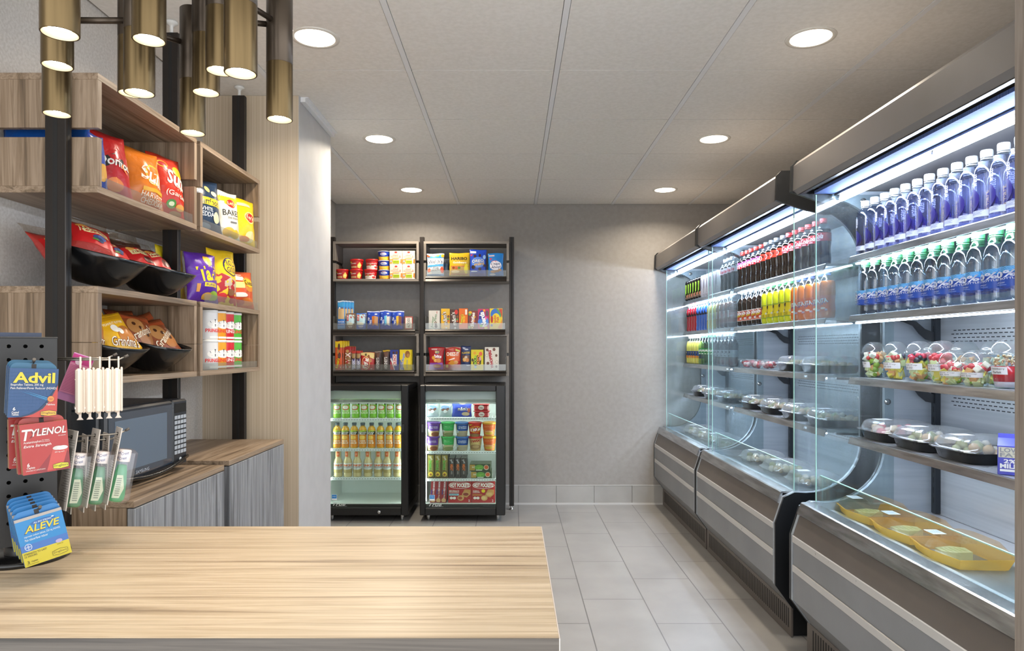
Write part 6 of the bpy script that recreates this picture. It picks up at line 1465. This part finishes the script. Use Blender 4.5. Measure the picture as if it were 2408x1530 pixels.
# two pairs of side hooks, three front hooks
HK = {'U1': (-.0254, 1.2095, .126), 'U2': (0, 1.2125, .110), 'L1': (-.0254, 1.057, .128), 'L2': (.006, 1.0435, .118)}
for k, (ly, z, L) in HK.items(): hook([(RH, ly, z), (RH+L-.018, ly, z-.001), (RH+L, ly, z+.008)])
FH = [(0, 1.207, .150), (.012, 1.1105, .150), (.008, .9535, .155)]
for lx, z, q in FH: hook([(lx, -RH, z), (lx, -RH-q+.012, z), (lx, -RH-q, z+.006)])

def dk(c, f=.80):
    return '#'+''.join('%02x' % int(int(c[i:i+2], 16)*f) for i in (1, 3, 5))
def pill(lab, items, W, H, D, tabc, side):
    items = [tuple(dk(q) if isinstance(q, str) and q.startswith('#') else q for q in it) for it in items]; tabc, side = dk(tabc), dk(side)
    t = thing('medicine_box', lab, 'medicine box', group='boxed pills on the rack')
    b = MB(); b.box(-W/2, W/2, -D/2, D/2, -H, 0, mat(side, .4), .0005)
    decor(b, items, lambda x, y, o: (x-W/2, -D/2-o, y-H), W, H, 1, .0004, .4, .00006); b.build('carton', t)
    b = MB(); hh = W*.155
    pts = [(-W/2+.001, -.001), (W/2-.001, -.001)] + [(W/2-.001-hh*(1-math.cos(a)), hh*math.sin(a)-.001) for a in [PI/2*i/6 for i in range(1, 7)]] + [(-W/2+.001+hh*(1-math.cos(a)), hh*math.sin(a)-.001) for a in [PI/2*i/6 for i in range(6, 0, -1)]]
    b.prism(pts, 'y', D/2-.0012, D/2-.0004, mat(tabc, .4)); b.box(-.0035, .0035, D/2-.0014, D/2-.0011, .0, hh*.72, mat('#26201c', .6)); b.build('hang_tab', t)
    return t
ADV = [('r', .0, .0, 1, 1, '#17487c')]+[('r', .07*i, .0, .07*i+.004, 1, '#22588c') for i in range(1, 14)]+[('r', .0, .07*i, 1, .07*i+.004, '#22588c') for i in range(1, 14)]+[
       ('p', [(.28, .0), (.50, .06), (.70, .17), (.84, .34), (.92, .50), (1, .66), (1, 0)], '#c0392f'), ('p', [(.16, .0), (.42, .06), (.62, .16), (.76, .30), (.86, .46), (.94, .6), (1, .72), (1, .66), (.92, .50), (.84, .34), (.70, .17), (.50, .06), (.28, .0)], '#142c4e'),
       ('p', [(.3, .545), (.80, .38), (.80, .395)], '#3fa0d8'), ('p', [(.2, .545), (.80, .35), (.80, .366)], '#3fa0d8'), ('p', [(.34, .49), (.78, .335), (.78, .345)], '#2f86c0'),
       ('t', 'Advil', .50, .81, .86, .22, '#dccb2a', 0, .03), ('t', 'Ibuprofen Tablets, 200 mg', .36, .66, .66, .06, '#e6e2de', 0, .006), ('t', 'Pain Reliever/Fever Reducer (NSAID)', .50, .59, .94, .06, '#e6e2de', 0, .006),
       ('e', .86, .37, .075, .068, '#a8501e'), ('e', .86, .375, .066, .058, '#e08a3a'), ('t', 'Advil', .86, .375, .07, .025, '#5a2a14'), ('t', 'Tablets', .86, .26, .19, .035, '#f0e6e0', 0, .01, .2),
       ('t', '6', .12, .175, .055, .07, '#ece8e4', 0, .02), ('t', 'Coated', .145, .105, .14, .045, '#ece8e4'), ('t', 'Tablets', .145, .06, .14, .042, '#ece8e4'),
       ('p', [(.66, .04), (.66, .115), (.84, .14), (1, .115), (.99, .04), (.83, .02)], '#2a1c0e'), ('p', [(.665, .045), (.665, .112), (.84, .135), (.985, .112), (.985, .045), (.83, .026)], '#e0b03a'), ('t', 'DrugStore', .825, .08, .29, .055, '#2a2012', 0, .01)]
TYL = [('r', 0, 0, 1, 1, '#b5302c'), ('p', [(.5, 0), (.68, 0), (.86, .5), (1, .34), (1, 0)], '#8f2226'), ('p', [(.26, .02), (.60, .36), (.5, .0)], '#94222a'), ('p', [(.50, .03), (.66, .46), (.98, .44), (.82, .03)], '#cc4a44'),
       ('t', 'Tylenol', .51, .80, .90, .17, '#7c1c1c', 0, .02, .25), ('t', 'T', .14, .785, .21, .22, '#e9e4de', 0, .02, .25), ('t', 'YLENOL', .60, .815, .74, .145, '#e9e4de', 0, .02, .25), ('t', 'FOR ADULTS', .87, .70, .16, .022, '#efe2dc', 0, .01, .2),
       ('t', 'Acetaminophen', .24, .63, .37, .06, '#f0dcd6', 0, .008), ('t', 'Pain Reliever', .52, .65, .16, .02, '#f0dcd6'), ('t', 'Fever Reducer', .52, .62, .17, .02, '#f0dcd6'), ('t', 'Extra Strength', .34, .55, .58, .065, '#f4ece6', 0, .012, .25),
       ('e', .76, .455, .11, .042, '#d8d2cc'), ('e', .86, .45, .12, .042, '#e9e5e0'), ('r', .78, .41, .90, .49, '#e9e5e0'), ('t', '500 mg each', .79, .37, .21, .035, '#f0e2dc', 0, .008, .2),
       ('t', '6', .12, .19, .055, .075, '#f2ece6', 0, .02), ('t', 'Caplets', .165, .125, .17, .05, '#f2ece6'), ('t', '3 POUCHES OF 2 CAPLETS EACH', .26, .075, .40, .026, '#f0dcd6'),
       ('p', [(.63, .05), (.63, .13), (.80, .155), (.97, .13), (.965, .05), (.79, .03)], '#2a1c0e'), ('p', [(.635, .055), (.635, .126), (.80, .15), (.96, .126), (.96, .055), (.79, .036)], '#d8cf2a'), ('t', 'DrugStore', .80, .092, .30, .058, '#2a2a12', 0, .01)]
ALE = [('r', 0, 0, 1, 1, '#1f86c8'), ('r', 0, .94, 1, 1, '#b5aca6'), ('r', 0, .30, 1, .44, '#3f74c0'), ('r', 0, 0, 1, .30, '#d6c62a'), ('e', .57, .84, .27, .055, '#1a62a8'), ('e', .78, .87, .03, .012, '#e0f0fa'),
       ('t', 'ALL DAY STRONG', .56, .845, .38, .032, '#e6f0f8', 0, .01, .15), ('t', 'ALEVE', .52, .735, .78, .16, '#1a2470', 0, .03, .25), ('t', 'ALEVE', .53, .742, .76, .145, '#dccb2a', 0, .018, .25), ('t', 'naproxen sodium tablets, 220 mg (NSAID)', .50, .60, .76, .05, '#dcecf6', 0, .006), ('t', 'Pain reliever/fever reducer', .36, .535, .48, .05, '#dcecf6', 0, .006),
       ('e', .155, .39, .078, .070, '#dfeaf4'), ('e', .155, .39, .066, .060, '#3f74c0'), ('t', 'BAYER', .155, .39, .11, .022, '#eef4fa', 0, .01), ('t', 'BAYER', .155, .39, .026, .10, '#eef4fa', 90, .01), ('e', .79, .33, .075, .040, '#b5a8d0'), ('t', 'ACTUAL SIZE', .80, .265, .13, .016, '#5a5420'),
       ('t', 'STRENGTH TO LAST', .27, .255, .48, .038, '#5a5018', 0, .008), ('t', '12 HOURS', .165, .205, .26, .038, '#5a5018', 0, .008), ('t', '3', .085, .085, .045, .06, '#4a4416', 0, .01), ('t', 'Caplets', .215, .085, .135, .042, '#5a5018'), ('t', 'Capsule-Shaped Tablets', .17, .035, .25, .018, '#5a5018'),
       ('p', [(.60, .065), (.60, .145), (.77, .17), (.93, .145), (.925, .065), (.76, .045)], '#5a5018'), ('p', [(.607, .071), (.607, .14), (.77, .163), (.923, .14), (.918, .071), (.76, .052)], '#d6c62a'), ('t', 'DrugStore', .765, .108, .28, .055, '#5a5018', 0, .01)]
def hangp(p, lx, q, z, roll, pitch=0, yaw=0):
    v = RK(lx, -RH-q, z); p.location = v; p.rotation_euler = (pitch, roll, RT+yaw)
PW, PH = .0695, .0835
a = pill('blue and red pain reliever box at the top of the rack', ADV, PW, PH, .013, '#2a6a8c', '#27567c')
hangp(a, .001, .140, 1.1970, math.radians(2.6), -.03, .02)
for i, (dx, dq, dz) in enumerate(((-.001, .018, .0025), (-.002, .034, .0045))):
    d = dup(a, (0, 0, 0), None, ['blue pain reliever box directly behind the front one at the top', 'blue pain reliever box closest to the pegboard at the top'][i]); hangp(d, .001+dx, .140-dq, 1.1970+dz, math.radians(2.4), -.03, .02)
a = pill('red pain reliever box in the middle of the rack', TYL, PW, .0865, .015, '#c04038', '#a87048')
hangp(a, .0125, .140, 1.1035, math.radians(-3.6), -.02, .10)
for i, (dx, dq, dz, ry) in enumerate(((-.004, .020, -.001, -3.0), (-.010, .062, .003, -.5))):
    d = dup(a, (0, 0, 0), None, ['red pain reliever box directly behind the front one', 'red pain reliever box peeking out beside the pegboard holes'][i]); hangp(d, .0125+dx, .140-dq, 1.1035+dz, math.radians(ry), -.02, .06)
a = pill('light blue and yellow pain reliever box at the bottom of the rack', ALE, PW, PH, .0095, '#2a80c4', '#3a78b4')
hangp(a, .0050, .142, .9460, math.radians(-11), -.05, .06)
for i in range(4):
    d = dup(a, (0, 0, 0), None, 'light blue pain reliever box, '+ORD[i]+' behind the front one'); hangp(d, .0040-.0012*i, .142-.0175*(i+1), .9480+.0024*(i+1), math.radians(-9.5+.8*i), -.04, .05)

# white toothbrush cases on the upper side hooks
M_CRM = mat('#d2c4b5', .3, 0, 'film', .3)
def tcase(lab):
    t = thing('toothbrush_case', lab, 'toothbrush case', group='white cases on the upper side hook')
    b = MB(); b.box(-.0085, .0040, -.020, .020, -.107, -.0165, M_CRM, .004); b.box(-.0093, -.0082, -.018, .018, -.0965, -.093, mat('#f6eee6', .3)); b.box(-.0093, -.0082, -.018, .018, -.039, -.0375, mat('#cdbdae', .3)); b.build('case', t)
    b = MB(); b.box(.0040, .0080, -.016, .023, -.105, -.0145, M_CRM, .0015); b.box(-.0010, .0018, -.010, -.004, -.017, .007, M_CRM); b.box(-.0010, .0018, .004, .010, -.017, .007, M_CRM); b.box(-.0010, .0018, -.004, .004, .003, .007, M_CRM)
    for k in range(8): b.box(-.0012, .0022, -.0114, -.010, -.015+.0027*k, -.0136+.0027*k, M_CRM); b.box(-.0012, .0022, .010, .0114, -.015+.0027*k, -.0136+.0027*k, M_CRM)
    b.build('hanger', t)
    b = MB(); b.prism([(-.0024, -.105), (.0024, -.105), (.0022, -.114), (.0058, -.119), (-.0058, -.119), (-.0022, -.114)], 'y', -.006, .006, M_CRM); b.build('foot_clip', t)
    return t
tc = None
for i, L in enumerate((.041, .0580, .0750, .0920, .1085)):
    l = 'white toothbrush case, '+ORD[i]+' out from the pegboard'; v = RK(RH+L, -.0254, 1.2085)
    if tc is None: tc = tcase(l); tc.location = v; tc.rotation_euler = (0, 0, RT-.10)
    else: dup(tc, v, (0, 0, RT-.10-.02*i), l)
t = thing('hang_card', 'pink hang card tilted behind the white toothbrush cases', 'card', RK(RH+.052, .012, 1.211), (0, math.radians(20), RT-.45), None)
b = MB(); b.box(-.020, .020, -.0006, .0006, -.092, .007, mat('#cf8fc4', .45), .0004); decor(b, [('r', .02, .80, .98, .98, '#c8468a'), ('r', .02, .16, .98, .80, '#e08fb4')]+[('r', .08, .20+.03*i, .9-.1*(i % 3), .208+.03*i, '#b5527c') for i in range(19)]+[('e', .4, .84, .16, .06, '#e9d0e0')], lambda x, y, o: (x-.020, -.0006-o, y-.092), .040, .099); b.build('card', t)

# mouthwash in clear blisters on the lower side hooks
M_BLI = clear('blister_plastic', '#faf7f8', .06, .45, .05, .05, '#e8dce2')
M_MINT = clear('mint_liquid', '#a6f0cc', .05, .4, .03, .45, '#7fe6b6')
MP = [(.0150, 0), (.0190, .004), (.0200, .012), (.0180, .038), (.0140, .062), (.0108, .074), (.0104, .080)]
def mouth(lab, full=True):
    t = thing('mouthwash_pack', lab, 'mouthwash', group='mouthwash packs on the lower side hooks')
    b = MB(); b.box(-.0010, .0010, -.025, .025, -.142, .013, mat('#bdb6ae', .5), .0004)
    for k in range(26): b.box(-.0013, -.0009, -.020, -.020+.034-.005*(k % 3), -.125+.0047*k, -.1234+.0047*k, mat('#8a847c', .5))
    b.box(-.0014, -.0009, -.014, .016, -.055, -.022, mat('#6a655e', .5)); b.box(-.0016, .0016, -.0045, .0045, -.004, .003, mat('#2a2622', .6)); b.build('card', t)
    if not full: return t
    b = MB(); b.box(.0012, .0400, -.023, .023, -.138, -.030, M_BLI, .006); b.build('blister', t)
    M = Matrix.Translation((.0190, 0, -.1365)) @ Matrix.Diagonal((.72, 1, 1, 1))
    bt = MB(); bt.lathe(MP[:-1], M_MINT, 24, M); bt.lathe([MP[-2], (.0104, .084)], M_PET, 24, M, cap=False)
    bt.add([(.0060, -.0190, -.128), (.0190, -.0205, -.128), (.0255, -.0190, -.108), (.0200, -.0175, -.082), (.0090, -.0175, -.082)], [(0, 1, 2, 3, 4)], mat('#b5c4a8', .5))
    for k in range(9): bt.add([(.0095, -.0196, -.123+.0042*k), (.0180, -.0208, -.123+.0042*k), (.0180, -.0208, -.1214+.0042*k), (.0095, -.0196, -.1214+.0042*k)], [(0, 1, 2, 3)], mat('#5a7060', .5))
    bt.build('bottle', t)
    c = MB(); c.lathe([(.0116, -.0555), (.0120, -.055), (.0120, -.033), (.0108, -.0315), (0, -.0315)], mat('#e9e6e2', .4), 24, Matrix.Translation((.0190, 0, 0)), cap=False)
    W = .024
    for rot in (0, -1.2):
        decor(c, [('t', 'Crest', .42, .74, .60, .26, '#2f4a86', 14, .01, .3), ('t', 'Crest', .32, .28, .60, .26, '#2f4a86', 14, .01, .3)], lambda x, y, o: (.0190+(.0120+o)*math.sin((x-W/2)/.0120+rot), -(.0120+o)*math.cos((x-W/2)/.0120+rot), y-.0545), W, .022, 4, .0003)
    c.build('bottle_cap', t)
    return t
m0 = None
for i, L in enumerate((.028, .068, .1085)):
    l = ['mint mouthwash pack nearest the pegboard on the front lower hook', 'mint mouthwash pack in the middle of the front lower hook', 'mint mouthwash pack at the tip of the front lower hook'][i]; v = RK(RH+L, -.0254, 1.0565)
    if m0 is None: m0 = mouth(l); m0.location = v; m0.rotation_euler = (0, math.radians(8), RT+.20)
    else: dup(m0, v, (0, math.radians(8+i), RT+.20-.09*i), l)
m1 = None
for i, L in enumerate((.032, .054, .074, .092)):
    l = 'blister card '+['first', 'second', 'third', 'fourth'][i]+' from the pegboard on the rear lower hook'; v = RK(RH+L, .006, 1.0430)
    if m1 is None: m1 = mouth(l, False); m1.location = v; m1.rotation_euler = (0, .05, RT+.05)
    else: dup(m1, v, (0, .05, RT+.05), l)

# ------------------------------------------------------------------ bronze lamp cluster over the counter
t = thing('lamp_cluster', 'cluster of bronze tube pendants joined by thin dark bars', 'pendant light', (-.62, 1.20, CEIL))
M_BRZ = mat('#4a4036', .34, .75); M_BRASS = noisy('satin_brass', '#5a4b33', '#68573c', (80, 80, 3), .34, .95); M_INB = mat('#e0cda6', .5, .2)
TUBES = [(-1064, .979, 1.678), (-1070, 1.21, 1.727), (-1071, 1.347, 1.689), (-895, 1.36, 1.734), (-877, 1.212, 1.680), (-854.5, 1.103, 1.724), (-752, 1.44, 1.681), (-720.5, 1.323, 1.722), (-686, 1.22, 1.722), (-639, 1.088, 1.665), (-547.5, 1.356, 1.6815)]
R_T = .0250
O = Vector((-.62, 1.20, CEIL))
PT = []
for dx, y, zb in TUBES:
    x = dx*y/FPX; PT.append(Vector((x, y, zb)))
    p = Vector((x, y, zb))-O
    M = Matrix.Translation(p)
    b = MB(); b.lathe([(R_T-.0006, .1085), (R_T, .109), (R_T, .257), (R_T-.002, .259), (0, .259)], M_BRZ, 36, M, cap=False); tb_ = b.build('tube', t)
    b = MB(); b.lathe([(R_T-.0022, .0003), (R_T-.0004, 0), (R_T, .0008), (R_T, .1082)], M_BRASS, 36, M, cap=False)
    b.lathe([(R_T-.0022, .0003), (R_T-.0040, .0105), (R_T-.0062, .0115)], M_INB, 36, M, cap=False); b.build('brass_shade', tb_)
    b = MB(); b.lathe([(0, .0118), (R_T-.0060, .0116)], emit('#fff6e2', 26), 32, M, cap=False); b.build('bulb', tb_)
    ld = bpy.data.lights.new('pendant_lamp', 'SPOT'); ld.energy = PEND_W*4; ld.color = (1.0, .85, .66); ld.spot_size = math.radians(92); ld.spot_blend = .55; ld.shadow_soft_size = .016
    lo = bpy.data.objects.new('pendant_lamp', ld); COL.objects.link(lo); lo.parent = tb_; lo.location = p+Vector((0, 0, .009))
    if True:
        b = MB(); b.tube([p+Vector((0, 0, .258)), Vector((p.x, p.y, -.012))], .0016, M_BLACK, 6); b.build('cable', t)
def bar(i, j, z):
    a, c = PT[i]-O, PT[j]-O
    a = Vector((a.x, a.y, z-CEIL)); c = Vector((c.x, c.y, z-CEIL)); d = (c-a).normalized()
    b = MB(); b.tube([a+d*(R_T-.002), c-d*(R_T-.002)], .0055, M_BRZ, 12); b.build('bar', t)
for i, j, z in ((1, 4, 1.808), (6, 3, 1.866), (8, 10, 1.870), (7, 10, 1.867), (0, 1, 1.84), (5, 4, 1.85), (9, 8, 1.85), (1, 2, 1.85), (3, 4, 1.83), (6, 7, 1.83), (5, 8, 1.86)): bar(i, j, z)
b = MB(); b.box(-.26, .26, -.30, .30, -.012, -.001, M_BRZ, .004); b.build('ceiling_plate', t)
